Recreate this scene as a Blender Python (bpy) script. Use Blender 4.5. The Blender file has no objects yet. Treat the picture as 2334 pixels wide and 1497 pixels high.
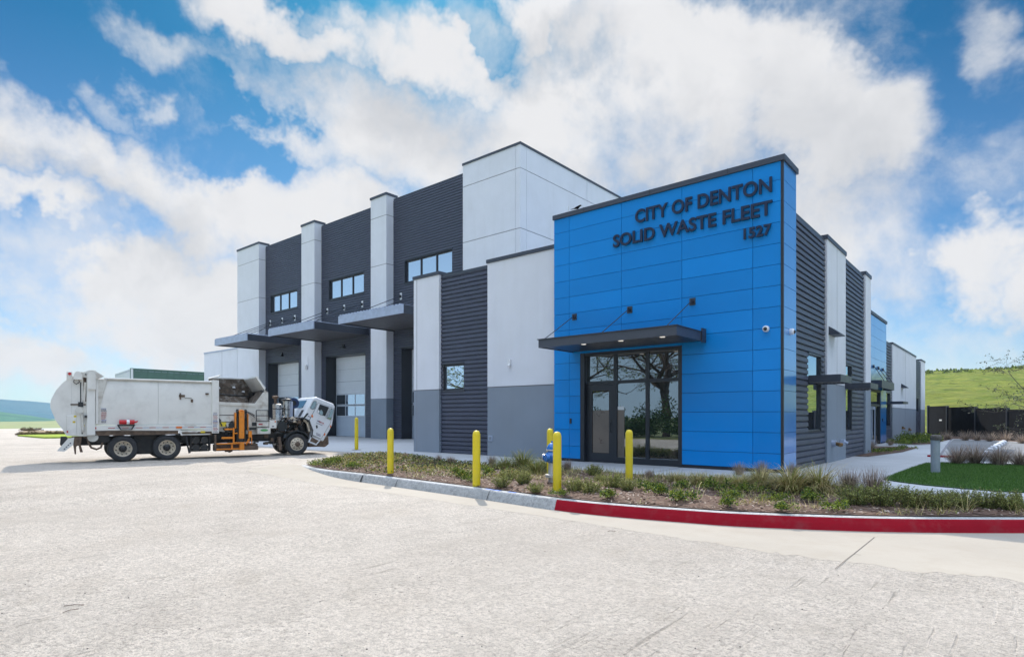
import bpy, bmesh, math, random
from mathutils import Vector, Matrix, noise
from mathutils.geometry import tessellate_polygon
random.seed(7)
C = bpy.context.scene.collection
R = math.radians
PI = math.pi
# ------------------------------------------------------------------ camera
HC, FPX, PCX, PHY = 1.5, 1362.0, 1167.0, 950.0     # eye height, focal length in photo pixels, principal point
YAW = math.atan(1155 / 1362)
SY, CY = math.sin(YAW), math.cos(YAW)
cam = bpy.data.cameras.new('camera'); camo = bpy.data.objects.new('camera', cam); C.objects.link(camo)
camo.location = (0, 0, HC); camo.rotation_euler = (PI / 2, 0, YAW)
cam.sensor_width = 36; cam.lens = 36 * FPX / 2334
cam.shift_y = (PHY - 748.5) / 2334; cam.clip_end = 9000; cam.clip_start = 0.05
bpy.context.scene.camera = camo
# ------------------------------------------------------------------ sun
SUN_EL, SUN_AZ = R(43), R(-49)            # azimuth measured from +Y towards +X
sv = Vector((math.sin(SUN_AZ) * math.cos(SUN_EL), math.cos(SUN_AZ) * math.cos(SUN_EL), math.sin(SUN_EL)))
sl = bpy.data.lights.new('sun', 'SUN'); sl.energy = 3.7; sl.angle = R(0.5); sl.color = (1.0, 0.93, 0.83)
so = bpy.data.objects.new('sun', sl); C.objects.link(so); so.rotation_euler = sv.to_track_quat('Z', 'Y').to_euler(); so.location = (-60, 60, 80)
sc = bpy.context.scene
sc.view_settings.view_transform = 'Standard'; sc.view_settings.look = 'None'
sc.view_settings.exposure = 0.45; sc.view_settings.gamma = 1.0
sc.cycles.max_bounces = 5; sc.cycles.volume_bounces = 0; sc.cycles.caustics_reflective = False; sc.cycles.caustics_refractive = False
sc.cycles.sample_clamp_indirect = 4.0
try:
    sc.cycles.use_denoising = True
except Exception: pass

def ray(u):
    t = (u - PCX) / FPX
    return (-SY + CY * t, CY + SY * t)
def G(u, v, z=0.0):                        # where the sight line through a photo point meets height z
    d = (HC - z) * FPX / (v - PHY); r = ray(u)
    return (d * r[0], d * r[1])
# ------------------------------------------------------------------ world: Nishita sky + procedural clouds
W = bpy.data.worlds.new('World'); sc.world = W; W.use_nodes = True
nt = W.node_tree; nt.nodes.clear()
class NB:
    def __init__(s, t): s.t = t
    def n(s, typ, **kw):
        o = s.t.nodes.new(typ)
        for k, v in kw.items(): setattr(o, k, v)
        return o
    def l(s, a, b): s.t.links.new(a, b)
    def val(s, sock, v):
        if hasattr(v, 'is_output') or isinstance(v, bpy.types.NodeSocket): s.l(v, sock)
        else: sock.default_value = v
    def math(s, op, a, b=None, c=None, clamp=False):
        o = s.n('ShaderNodeMath', operation=op); o.use_clamp = clamp
        s.val(o.inputs[0], a)
        if b is not None: s.val(o.inputs[1], b)
        if c is not None: s.val(o.inputs[2], c)
        return o.outputs[0]
    def mr(s, x, a, b, c=0.0, d=1.0, smooth=False):
        o = s.n('ShaderNodeMapRange'); o.clamp = True
        if smooth: o.interpolation_type = 'SMOOTHSTEP'
        s.val(o.inputs[0], x)
        for i, k in enumerate((a, b, c, d)): s.val(o.inputs[i + 1], k)
        return o.outputs[0]
    def mix(s, f, a, b, mode='MIX'):
        o = s.n('ShaderNodeMix', data_type='RGBA', blend_type=mode)
        s.val(o.inputs[0], f)
        for k, v in ((6, a), (7, b)):
            if isinstance(v, (tuple, list)): v = (*v[:3], 1)
            s.val(o.inputs[k], v)
        return o.outputs[2]
    def noise(s, vec, scale, detail=4, rough=0.55, dist=0.0, dim='3D'):
        o = s.n('ShaderNodeTexNoise', noise_dimensions=dim)
        if vec is not None: s.l(vec, o.inputs['Vector'])
        o.inputs['Scale'].default_value = scale; o.inputs['Detail'].default_value = detail
        o.inputs['Roughness'].default_value = rough; o.inputs['Distortion'].default_value = dist
        return o
b = NB(nt)
sky = b.n('ShaderNodeTexSky', sky_type='NISHITA'); sky.sun_disc = False
sky.sun_elevation = SUN_EL; sky.sun_rotation = SUN_AZ; sky.altitude = 200; sky.air_density = 1.0; sky.dust_density = 0.6; sky.ozone_density = 2.5
geo = b.n('ShaderNodeTexCoord')
D = geo.outputs['Generated']
sep = b.n('ShaderNodeSeparateXYZ'); b.l(D, sep.inputs[0])
az = b.math('ARCTAN2', sep.outputs[0], sep.outputs[1])
azr = b.math('ADD', az, YAW)               # 0 along the building's far corner
el = b.math('ARCSINE', sep.outputs[2])
cmb = b.n('ShaderNodeCombineXYZ'); b.l(azr, cmb.inputs[0]); b.l(b.math('MULTIPLY', el, 1.25), cmb.inputs[1])
P2 = cmb.outputs[0]
wn = b.noise(D, 3.6, 6, 0.62); wv = b.n('ShaderNodeVectorMath', operation='SUBTRACT'); b.l(wn.outputs['Color'], wv.inputs[0]); wv.inputs[1].default_value = (0.5, 0.5, 0.5)
ws = b.n('ShaderNodeVectorMath', operation='SCALE'); b.l(wv.outputs[0], ws.inputs[0]); ws.inputs['Scale'].default_value = 0.42
wa = b.n('ShaderNodeVectorMath', operation='ADD'); b.l(P2, wa.inputs[0]); b.l(ws.outputs[0], wa.inputs[1])
PW = wa.outputs[0]
def sky_pt(u, v):
    x, y = (u - PCX) / FPX, (PHY - v) / FPX
    a = math.atan(x); e = math.asin(y / math.sqrt(1 + x * x + y * y))
    return a, e * 1.25
def blob(vec, u, v, ru, rv, rot=0.0):
    a, e = sky_pt(u, v); a1, _ = sky_pt(u + ru, v); _, e1 = sky_pt(u, v - rv)
    m = b.n('ShaderNodeMapping', vector_type='TEXTURE'); b.l(vec, m.inputs[0])
    m.inputs['Location'].default_value = (a, e, 0); m.inputs['Rotation'].default_value = (0, 0, R(rot)); m.inputs['Scale'].default_value = (abs(a1 - a), abs(e1 - e), 1)
    ln = b.n('ShaderNodeVectorMath', operation='LENGTH'); b.l(m.outputs[0], ln.inputs[0])
    return b.mr(ln.outputs['Value'], 0.25, 1.45, 1.0, 0.0, True)
def blobs(vec, lst):
    acc = None
    for q in lst:
        x = blob(vec, *q); acc = x if acc is None else b.math('MAXIMUM', acc, x)
    return acc
CL = blobs(PW, [(1350, 300, 620, 260, 8), (860, 330, 330, 190, -20), (1010, 130, 260, 120, -20), (640, 30, 200, 80, -25), (860, 100, 190, 90, -20), (1230, 60, 160, 90, 0),
     (1560, 110, 360, 130, -5), (1900, 330, 290, 190, -30), (1830, 170, 170, 150, -40), (1400, 600, 800, 220, 0),
     (150, 330, 330, 95, -28), (420, 470, 260, 110, -32), (700, 520, 280, 160, -20), (330, 640, 260, 120, 0), (60, 420, 200, 90, -20),
     (470, 700, 420, 140, 0), (60, 800, 300, 95, 0), (2230, 640, 190, 90, -20), (2330, 700, 160, 90, 0)])
HZ = blobs(PW, [(350, 200, 60, 60, 0), (340, 40, 140, 60, 0), (240, 240, 130, 50, -20), (2390, 110, 130, 170, 20), (2150, 800, 420, 130, 0), (1980, 560, 200, 120, -30), (200, 860, 500, 90, 0), (200, 560, 300, 200, 0), (1100, 80, 120, 80, 0)])
HOLE = blobs(PW, [(545, 345, 70, 75, -45), (1120, 45, 95, 75, -10), (30, 470, 60, 70, 0), (540, 200, 90, 60, -35)])
f1 = b.noise(D, 4.0, 9, 0.62, 0.3).outputs['Fac']
f2 = b.noise(D, 12.0, 7, 0.66, 0.2).outputs['Fac']
fb = b.math('ADD', b.math('MULTIPLY', b.math('SUBTRACT', f1, 0.5), 2.0), b.math('MULTIPLY', b.math('SUBTRACT', f2, 0.5), 0.85))
dens = b.math('ADD', b.math('MULTIPLY', CL, 1.15), fb)
dens = b.math('SUBTRACT', dens, b.math('MULTIPLY', HOLE, 0.95))
# a few scattered clouds on the far side of the sky as well, behind the viewer
behind = b.mr(b.math('ABSOLUTE', azr), 0.95, 1.3, 0.0, 1.0, True)
wide = b.mr(b.noise(D, 1.9, 3, 0.5).outputs['Fac'], 0.55, 0.70, 0.0, 0.7)
dens = b.math('ADD', dens, b.math('MULTIPLY', behind, wide))
cov = b.mr(dens, 0.12, 1.15, 0.0, 1.0, True)
wis = b.math('MULTIPLY', b.mr(b.math('ADD', b.math('MULTIPLY', HZ, 0.68), b.math('MULTIPLY', fb, 1.1)), 0.10, 1.25, 0.0, 0.85, True), 1.0)
cov = b.math('MAXIMUM', cov, wis)
# cloud body: white edges, greyer thick middles, streaky relief
GR = blobs(PW, [(1600, 430, 560, 190, 0), (900, 270, 300, 110, -15), (1250, 130, 200, 70, 0), (380, 520, 240, 80, -25), (1900, 470, 260, 130, 0), (150, 370, 200, 40, -25)])
f3 = b.noise(D, 6.5, 8, 0.6, 0.6).outputs['Fac']
shade = b.math('ADD', b.math('MULTIPLY', GR, 0.42), b.math('MULTIPLY', b.math('SUBTRACT', f3, 0.5), 1.0), clamp=True)
ccol = b.mix(shade, (6.1, 6.1, 6.2), (3.3, 3.5, 3.85))
ccol = b.mix(b.mr(dens, 0.25, 0.7, 1.0, 0.0), ccol, (6.3, 6.25, 6.2))
grade = b.mr(el, 0.0, 0.5, 0.0, 1.0)
tint = b.mix(grade, (0.60, 0.78, 0.95), (0.06, 0.37, 0.53))
skc = b.mix(1.0, sky.outputs[0], tint, 'MULTIPLY')
fin = b.mix(cov, skc, ccol)
lowb = b.math('MULTIPLY', behind, b.mr(el, 0.10, 0.55, 0.75, 0.15))
fin = b.mix(lowb, fin, (5.6, 7.6, 9.6))
# bright unseen cloud added behind the viewer and overhead to light the facades
fill_cloud = b.math('MULTIPLY', b.mr(el, 0.58, 0.85, 0.0, 1.0, True), b.mr(b.noise(D, 2.6, 6, 0.6).outputs['Fac'], 0.34, 0.56, 0.25, 1.0))
fin = b.mix(fill_cloud, fin, (17.0, 19.5, 24.0))
bg = b.n('ShaderNodeBackground'); b.l(fin, bg.inputs[0]); bg.inputs[1].default_value = 0.10
wo = b.n('ShaderNodeOutputWorld'); b.l(bg.outputs[0], wo.inputs[0])
W.cycles.sampling_method = 'MANUAL'; W.cycles.sample_map_resolution = 1024

# ------------------------------------------------------------------ helpers
def tag(o, label=None, cat=None, group=None, kind=None):
    for k, v in (('label', label), ('category', cat), ('group', group), ('kind', kind)):
        if v: o[k] = v
    return o
def empty(name, loc=(0, 0, 0), rz=0.0, parent=None):
    o = bpy.data.objects.new(name, None); C.objects.link(o); o.location = loc; o.rotation_euler = (0, 0, rz); o.empty_display_size = 0.3
    if parent: o.parent = parent
    return o
class MB:
    def __init__(s): s.v = []; s.f = []; s.m = []
    def face(s, pts, m=0):
        k = len(s.v); s.v.extend(tuple(p) for p in pts); s.f.append(tuple(range(k, k + len(pts)))); s.m.append(m)
    def add(s, vs, fs, m=0):
        k = len(s.v); s.v.extend(tuple(p) for p in vs)
        for f in fs: s.f.append(tuple(i + k for i in f)); s.m.append(m)
    def box(s, x0, x1, y0, y1, z0, z1, m=0):
        if x1 < x0: x0, x1 = x1, x0
        if y1 < y0: y0, y1 = y1, y0
        if z1 < z0: z0, z1 = z1, z0
        vs = [(x, y, z) for x in (x0, x1) for y in (y0, y1) for z in (z0, z1)]
        s.add(vs, [(0, 1, 3, 2), (4, 6, 7, 5), (0, 4, 5, 1), (2, 3, 7, 6), (0, 2, 6, 4), (1, 5, 7, 3)], m)
    def prism(s, poly, axis, a, c, m=0):
        """poly in the two other axes (in xyz order), extruded along axis from a to c"""
        def mk(p, t):
            q = list(p); q.insert(axis, t); return tuple(q)
        n = len(poly); vs = [mk(p, a) for p in poly] + [mk(p, c) for p in poly]
        fs = [(i, (i + 1) % n, n + (i + 1) % n, n + i) for i in range(n)]
        tr = tessellate_polygon([[Vector((p[0], p[1], 0)) for p in poly]])
        fs += [tuple(t) for t in tr] + [tuple(n + i for i in reversed(t)) for t in tr]
        s.add(vs, fs, m)
    def tube(s, pts, r, n=8, m=0, cap=True):
        pts = [Vector(p) for p in pts]
        rs = r if isinstance(r, (list, tuple)) else [r] * len(pts)
        rings = []; up = Vector((0, 0, 1))
        for i, p in enumerate(pts):
            d = (pts[min(i + 1, len(pts) - 1)] - pts[max(i - 1, 0)]).normalized()
            a = d.cross(up)
            if a.length < 1e-3: a = d.cross(Vector((1, 0, 0)))
            a.normalize(); bb = d.cross(a).normalized(); up = bb.cross(d) if False else up
            rings.append([p + (a * math.cos(2 * PI * k / n) + bb * math.sin(2 * PI * k / n)) * rs[i] for k in range(n)])
        vs = [q for rg in rings for q in rg]; fs = []
        for i in range(len(rings) - 1):
            for k in range(n): fs.append((i * n + k, i * n + (k + 1) % n, (i + 1) * n + (k + 1) % n, (i + 1) * n + k))
        if cap:
            fs.append(tuple(range(n - 1, -1, -1))); fs.append(tuple((len(rings) - 1) * n + k for k in range(n)))
        s.add(vs, fs, m)
    def lathe(s, prof, c=(0, 0, 0), axis=2, n=24, m=0, cap=True):
        """prof: (radius, height) along axis"""
        vs = []; fs = []
        for (r, h) in prof:
            for k in range(n):
                q = [r * math.cos(2 * PI * k / n), r * math.sin(2 * PI * k / n)]; q.insert(axis, h)
                vs.append((q[0] + c[0], q[1] + c[1], q[2] + c[2]))
        for i in range(len(prof) - 1):
            for k in range(n): fs.append((i * n + k, i * n + (k + 1) % n, (i + 1) * n + (k + 1) % n, (i + 1) * n + k))
        if cap:
            fs.append(tuple(range(n - 1, -1, -1))); fs.append(tuple((len(prof) - 1) * n + k for k in range(n)))
        s.add(vs, fs, m)
    def build(s, name, mats, parent=None, smooth=False, bevel=0.0, recalc=True, seg=1):
        me = bpy.data.meshes.new(name); me.from_pydata(s.v, [], s.f)
        if not isinstance(mats, (list, tuple)): mats = [mats]
        for m in mats: me.materials.append(m)
        me.polygons.foreach_set('material_index', s.m)
        if recalc:
            bm = bmesh.new(); bm.from_mesh(me); bmesh.ops.recalc_face_normals(bm, faces=bm.faces); bm.to_mesh(me); bm.free()
        if smooth:
            me.polygons.foreach_set('use_smooth', [True] * len(me.polygons))
            try: me.set_sharp_from_angle(angle=R(35))
            except Exception: pass
        me.update()
        o = bpy.data.objects.new(name, me); C.objects.link(o)
        if parent: o.parent = parent
        if bevel:
            md = o.modifiers.new('bevel', 'BEVEL'); md.width = bevel; md.segments = seg; md.limit_method = 'ANGLE'; md.angle_limit = R(40)
        return o
def clip_rects(x0, x1, z0, z1, holes):
    """rectangle minus holes -> list of rectangles"""
    out = [(x0, x1, z0, z1)]
    for (a, c, d, e) in holes:
        nx = []
        for (p, q, r, t) in out:
            if c <= p or a >= q or e <= r or d >= t: nx.append((p, q, r, t)); continue
            if a > p: nx.append((p, a, r, t))
            if c < q: nx.append((c, q, r, t))
            pa, qc = max(p, a), min(q, c)
            if d > r: nx.append((pa, qc, r, d))
            if e < t: nx.append((pa, qc, e, t))
        out = nx
    return out
# ------------------------------------------------------------------ materials
def mat(name, col, rough=0.6, metal=0.0, spec=0.5, var=0.0, vscale=3.0, bump=0.0, bscale=40.0, dirt=None, dscale=0.6, damt=0.5, stretch=None, coat=0.0, detail=4):
    m = bpy.data.materials.new(name); m.use_nodes = True; t = m.node_tree; q = NB(t)
    P = t.nodes['Principled BSDF']
    P.inputs['Roughness'].default_value = rough; P.inputs['Metallic'].default_value = metal
    P.inputs['Specular IOR Level'].default_value = spec
    if coat: P.inputs['Coat Weight'].default_value = coat; P.inputs['Coat Roughness'].default_value = 0.12; P.inputs['Coat IOR'].default_value = 1.6
    tc = q.n('ShaderNodeTexCoord'); g = q.n('ShaderNodeNewGeometry'); vec = g.outputs['Position']
    if stretch:
        mp = q.n('ShaderNodeMapping'); q.l(vec, mp.inputs[0]); mp.inputs['Scale'].default_value = stretch; vec = mp.outputs[0]
    c = None
    if var or dirt:
        n1 = q.noise(vec, vscale, detail, 0.6).outputs['Fac']
        lo = tuple(x * (1 - var) for x in col); hi = tuple(min(1, x * (1 + var)) for x in col)
        c = q.mix(q.mr(n1, 0.3, 0.7), lo, hi)
        if dirt:
            n2 = q.noise(vec, dscale, 7, 0.65).outputs['Fac']
            c = q.mix(q.mr(n2, 0.5, 0.72, 0.0, damt), c, dirt)
        q.l(c, P.inputs['Base Color'])
        q.l(q.mr(q.noise(vec, vscale * 2, 3).outputs['Fac'], 0.2, 0.8, max(0, rough - 0.08), min(1, rough + 0.1)), P.inputs['Roughness'])
    else: P.inputs['Base Color'].default_value = (*col, 1)
    if bump:
        bp = q.n('ShaderNodeBump'); bp.inputs['Distance'].default_value = bump; bp.inputs['Strength'].default_value = 0.6
        q.l(q.noise(vec, bscale, 5, 0.6).outputs['Fac'], bp.inputs['Height']); q.l(bp.outputs[0], P.inputs['Normal'])
    return m
M = {}
M['white'] = mat('white_stucco', (0.70, 0.71, 0.76), 0.85, var=0.035, vscale=0.9, bump=0.006, bscale=60, dirt=(0.62, 0.62, 0.63), dscale=0.35, damt=0.35, detail=7)
M['grey'] = mat('grey_stucco', (0.235, 0.27, 0.32), 0.85, var=0.05, vscale=0.9, bump=0.006, bscale=60, dirt=(0.22, 0.24, 0.26), dscale=0.4, damt=0.4)
for _k in ('white', 'grey'):
    _t = M[_k].node_tree; _q = NB(_t); _P = _t.nodes['Principled BSDF']; _src = _P.inputs['Base Color'].links[0].from_socket
    _g = _q.n('ShaderNodeNewGeometry'); _m = _q.n('ShaderNodeMapping'); _q.l(_g.outputs['Position'], _m.inputs[0]); _m.inputs['Scale'].default_value = (1, 1, 0.10)
    _n = _q.noise(_m.outputs[0], 2.6, 6, 0.7).outputs['Fac']
    _q.l(_q.mix(_q.mr(_n, 0.48, 0.78, 0.0, 0.16), _src, (0.50, 0.50, 0.50) if _k == 'white' else (0.17, 0.19, 0.22)), _P.inputs['Base Color'])
M['joint'] = mat('grey_joint', (0.22, 0.22, 0.24), 0.9)  # plain grey of the panel and walkway joints
M['siding'] = mat('charcoal_metal_siding', (0.064, 0.071, 0.104), 0.45, metal=0.0, spec=0.45, var=0.10, vscale=1.2, stretch=(1, 1, 3))
M['coping'] = mat('dark_metal_coping', (0.045, 0.052, 0.072), 0.45, var=0.08, vscale=1.5)
M['steel'] = mat('dark_painted_steel', (0.035, 0.04, 0.055), 0.4, var=0.1)
M['fascia'] = mat('charcoal_canopy_fascia', (0.06, 0.066, 0.085), 0.42, var=0.06)
M['galv'] = mat('galvanised_fascia', (0.36, 0.41, 0.52), 0.42, metal=0.1, var=0.12, vscale=4, detail=7)
M['soffit'] = mat('brown_grey_soffit', (0.085, 0.08, 0.085), 0.6, var=0.08)
M['blue'] = mat('blue_composite_panel', (0.0, 0.225, 0.63), 0.5, spec=0.15, var=0.04, vscale=0.7, coat=0.22)
M['bluelt'] = mat('glossy_blue_side_panel', (0.002, 0.22, 0.62), 0.35, spec=0.6, coat=1.0); M['bluelt'].node_tree.nodes['Principled BSDF'].inputs['Coat IOR'].default_value = 1.9
_t = M['blue'].node_tree; _q = NB(_t); _P = _t.nodes['Principled BSDF']; _src = _P.inputs['Base Color'].links[0].from_socket
_g = _q.n('ShaderNodeNewGeometry'); _q.l(_q.mix(1.0, _src, _q.mix(_g.outputs['Random Per Island'], (0.88, 0.93, 0.93), (1.0, 1.06, 1.06)), 'MULTIPLY'), _P.inputs['Base Color'])
_b = _q.n('ShaderNodeBump'); _b.inputs['Distance'].default_value = 0.02; _b.inputs['Strength'].default_value = 0.35; _q.l(_q.noise(_g.outputs['Position'], 0.8, 2).outputs['Fac'], _b.inputs['Height']); _q.l(_b.outputs[0], _P.inputs['Normal']); _q.l(_b.outputs[0], _P.inputs['Coat Normal'])
M['frame'] = mat('black_window_frame', (0.018, 0.021, 0.03), 0.4)
M['alu'] = mat('white_aluminium', (0.62, 0.66, 0.72), 0.45, var=0.03)
M['door'] = mat('white_ribbed_door', (0.74, 0.77, 0.82), 0.45, var=0.03, vscale=1.5)
M['doorlow'] = mat('pale_door_skin', (0.46, 0.52, 0.60), 0.5, var=0.04, vscale=1.5)
M['letter'] = mat('dark_blue_sign_letter', (0.004, 0.012, 0.045), 0.35, spec=0.5)
M['camwhite'] = mat('white_plastic', (0.75, 0.75, 0.76), 0.35)
M['black'] = mat('black_plastic', (0.012, 0.012, 0.014), 0.3)
M['rubber'] = mat('tyre_rubber', (0.028, 0.028, 0.031), 0.75, var=0.25, vscale=9, bump=0.004, bscale=90, dirt=(0.075, 0.068, 0.06), dscale=3, damt=0.6)
M['yellow'] = mat('yellow_bollard_sleeve', (0.70, 0.53, 0.008), 0.38, var=0.05, vscale=3, dirt=(0.42, 0.32, 0.06), dscale=3.5, damt=0.45)
M['conc'] = None
def glass_mat(name, refl, dark, tint=(0.80, 0.90, 1.0)):
    m = bpy.data.materials.new(name); m.use_nodes = True; t = m.node_tree; q = NB(t); t.nodes.remove(t.nodes['Principled BSDF'])
    gl = q.n('ShaderNodeBsdfGlossy'); gl.inputs['Roughness'].default_value = 0.012; gl.inputs['Color'].default_value = (*tint, 1)
    df = q.n('ShaderNodeBsdfDiffuse'); df.inputs['Color'].default_value = (*dark, 1)
    lw = q.n('ShaderNodeFresnel'); lw.inputs['IOR'].default_value = 1.6
    f = q.math('ADD', q.math('MULTIPLY', lw.outputs[0], 1.0 - refl), refl, clamp=True)
    g = q.n('ShaderNodeNewGeometry')
    bp = q.n('ShaderNodeBump'); bp.inputs['Distance'].default_value = 0.004; bp.inputs['Strength'].default_value = 0.25
    q.l(q.noise(g.outputs['Position'], 0.9, 2).outputs['Fac'], bp.inputs['Height']); q.l(bp.outputs[0], gl.inputs['Normal'])
    mx = q.n('ShaderNodeMixShader'); q.l(f, mx.inputs[0]); q.l(df.outputs[0], mx.inputs[1]); q.l(gl.outputs[0], mx.inputs[2])
    q.l(mx.outputs[0], t.nodes['Material Output'].inputs[0])
    return m
M['glass'] = glass_mat('coated_window_glass', 0.72, (0.02, 0.03, 0.04))
M['glassf'] = glass_mat('storefront_glass', 0.24, (0.012, 0.015, 0.018), (0.80, 0.86, 0.90))
M['glassd'] = glass_mat('door_light_glass', 0.55, (0.03, 0.035, 0.04))
# concrete family
def concrete(name, base, gscale, speck, groove, dirtc, gdir=(1, 1, 1), bumpd=0.01, patch=0.0):
    m = bpy.data.materials.new(name); m.use_nodes = True; t = m.node_tree; q = NB(t); P = t.nodes['Principled BSDF']
    P.inputs['Roughness'].default_value = 0.9; P.inputs['Specular IOR Level'].default_value = 0.25
    g = q.n('ShaderNodeNewGeometry'); pos = g.outputs['Position']
    big = q.noise(pos, 0.22, 6, 0.6).outputs['Fac']; med = q.noise(pos, 1.7, 7, 0.68).outputs['Fac']; fine = q.noise(pos, gscale, 4, 0.75).outputs['Fac']
    c = q.mix(q.mr(big, 0.35, 0.68), tuple(x * 0.90 for x in base), tuple(min(1, x * 1.08) for x in base))
    c = q.mix(q.mr(med, 0.47, 0.72, 0.0, 0.45), c, dirtc)
    if speck:
        vo = q.n('ShaderNodeTexVoronoi', feature='F1'); q.l(pos, vo.inputs['Vector']); vo.inputs['Scale'].default_value = gscale * 0.75; vo.inputs['Randomness'].default_value = 1.0
        pit = q.math('MULTIPLY', q.mr(vo.outputs['Distance'], 0.10, 0.26, 1.0, 0.0), q.mr(fine, 0.50, 0.60))
        c = q.mix(q.math('MULTIPLY', pit, speck), c, tuple(x * 0.25 for x in base))
    if groove:
        mp = q.n('ShaderNodeMapping'); q.l(pos, mp.inputs[0]); mp.inputs['Rotation'].default_value = (0, 0, R(gdir)); mp.inputs['Scale'].default_value = (1.0, 0.045, 1)
        gn = q.noise(mp.outputs[0], 15, 3, 0.7).outputs['Fac']
        sel = q.mr(q.noise(pos, 0.8, 3).outputs['Fac'], 0.45, 0.62)
        gr = q.math('MULTIPLY', q.mr(gn, 0.345, 0.40, 1.0, 0.0), q.math('ADD', q.math('MULTIPLY', sel, 0.8), 0.2))
        gr = q.math('MULTIPLY', gr, q.mr(fine, 0.42, 0.55))
        c = q.mix(q.math('MULTIPLY', gr, groove), c, tuple(x * 0.33 for x in base))
    if speck:
        gm = q.noise(pos, gscale * 0.33, 5, 0.8).outputs['Fac']; gm2 = q.noise(pos, gscale * 1.1, 3, 0.8).outputs['Fac']
        c = q.mix(q.math('MULTIPLY', q.mr(gm, 0.48, 0.60, 0.0, 0.95), q.mr(q.noise(pos, 0.9, 5, 0.7).outputs['Fac'], 0.35, 0.65, 0.45, 1.0)), c, tuple(x * 0.45 for x in base)); c = q.mix(q.mr(gm2, 0.52, 0.64, 0.0, 0.65), c, tuple(x * 0.4 for x in base))
    if speck:
        mb_ = q.n('ShaderNodeMapping'); q.l(pos, mb_.inputs[0]); mb_.inputs['Rotation'].default_value = (0, 0, R(-52)); mb_.inputs['Scale'].default_value = (0.9, 0.07, 1)
        band = q.noise(mb_.outputs[0], 0.75, 4, 0.55).outputs['Fac']
        c = q.mix(q.mr(band, 0.42, 0.60, 0.0, 0.32), c, tuple(x * y for x, y in zip(base, (0.62, 0.60, 0.58))))
        g3 = q.noise(pos, 9, 6, 0.75).outputs['Fac']; c = q.mix(q.mr(g3, 0.47, 0.66, 0.0, 0.62), c, tuple(x * 0.6 for x in base))
        mud = q.noise(pos, 0.5, 6, 0.7).outputs['Fac']
        c = q.mix(q.mr(mud, 0.55, 0.75, 0.0, 0.35), c, (0.40, 0.33, 0.25))
    if patch:
        pn = q.noise(pos, 6, 6, 0.75).outputs['Fac']
        c = q.mix(q.mr(pn, 0.60, 0.75, 0.0, patch), c, tuple(x * 0.6 for x in base))
    q.l(c, P.inputs['Base Color'])
    h = q.math('ADD', fine, q.math('MULTIPLY', q.noise(pos, gscale * 0.35, 4, 0.7).outputs['Fac'], 1.4))
    if groove: h = q.math('SUBTRACT', h, q.math('MULTIPLY', gr, 1.2))
    if speck: h = q.math('SUBTRACT', h, q.math('MULTIPLY', pit, 1.0))
    bp = q.n('ShaderNodeBump'); bp.inputs['Distance'].default_value = bumpd; bp.inputs['Strength'].default_value = 0.8
    q.l(h, bp.inputs['Height']); q.l(bp.outputs[0], P.inputs['Normal'])
    return m
M['road'] = concrete('rough_tined_concrete', (0.685, 0.61, 0.525), 62, 0.9, 0.10, (0.36, 0.315, 0.26), gdir=-12, bumpd=0.05, patch=0.25)
M['gutter'] = concrete('smooth_gutter_concrete', (0.37, 0.33, 0.275), 30, 0.0, 0.0, (0.31, 0.265, 0.21), bumpd=0.003)
M['walk'] = concrete('pavement_concrete', (0.44, 0.45, 0.46), 40, 0.0, 0.0, (0.36, 0.36, 0.36), bumpd=0.003)
M['kerb'] = concrete('kerb_concrete', (0.50, 0.50, 0.49), 45, 0.25, 0.0, (0.36, 0.36, 0.36), bumpd=0.006, patch=0.3)
M['redpaint'] = mat('red_kerb_paint', (0.30, 0.003, 0.014), 0.7, spec=0.15, var=0.10, vscale=2.5, dirt=(0.22, 0.05, 0.055), dscale=5, damt=0.5, bump=0.003, bscale=60)
M['whitepaint'] = mat('white_line_paint', (0.75, 0.75, 0.76), 0.6, var=0.06, vscale=8)
M['bluepaint'] = mat('blue_marking_paint', (0.02, 0.12, 0.45), 0.6, var=0.2, vscale=20)
M['darkjoint'] = mat('sealed_joint', (0.05, 0.05, 0.05), 0.9)
# ------------------------------------------------------------------ ground
def sstep(a, c, x):
    t = max(0.0, min(1.0, (x - a) / (c - a))); return t * t * (3 - 2 * t)
def rz(x, y=0.0): return -0.20 * sstep(-17.2, -13.0, x)
def catmull(P, step=0.25):
    out = []; Q = [P[0]] + list(P) + [P[-1]]
    for i in range(1, len(Q) - 2):
        p0, p1, p2, p3 = (Vector(Q[i + k]) for k in (-1, 0, 1, 2))
        n = max(2, int((p2 - p1).length / step))
        for k in range(n):
            t = k / n
            out.append(0.5 * ((2 * p1) + (p2 - p0) * t + (2 * p0 - 5 * p1 + 4 * p2 - p3) * t * t + (3 * p1 - p0 - 3 * p2 + p3) * t ** 3))
    out.append(Vector(P[-1])); return out
def sheet(name, poly, z, m, kind='structure', thick=0.0):
    mb = MB(); tr = tessellate_polygon([[Vector((p[0], p[1], 0)) for p in poly]])
    mb.add([(p[0], p[1], z) for p in poly], [tuple(t) for t in tr])
    if thick:
        n = len(poly)
        for i in range(n):
            a, c = poly[i], poly[(i + 1) % n]
            mb.face([(a[0], a[1], z), (c[0], c[1], z), (c[0], c[1], z - thick), (a[0], a[1], z - thick)])
    o = mb.build(name, m, recalc=False)
    bm = bmesh.new(); bm.from_mesh(o.data)
    for f_ in bm.faces:
        f_.normal_update()
        if f_.normal.z < -0.1: f_.normal_flip()
    bm.to_mesh(o.data); bm.free()
    # make sheets face up
    for p in o.data.polygons:
        pass
    return tag(o, kind=kind) if kind else o
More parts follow.
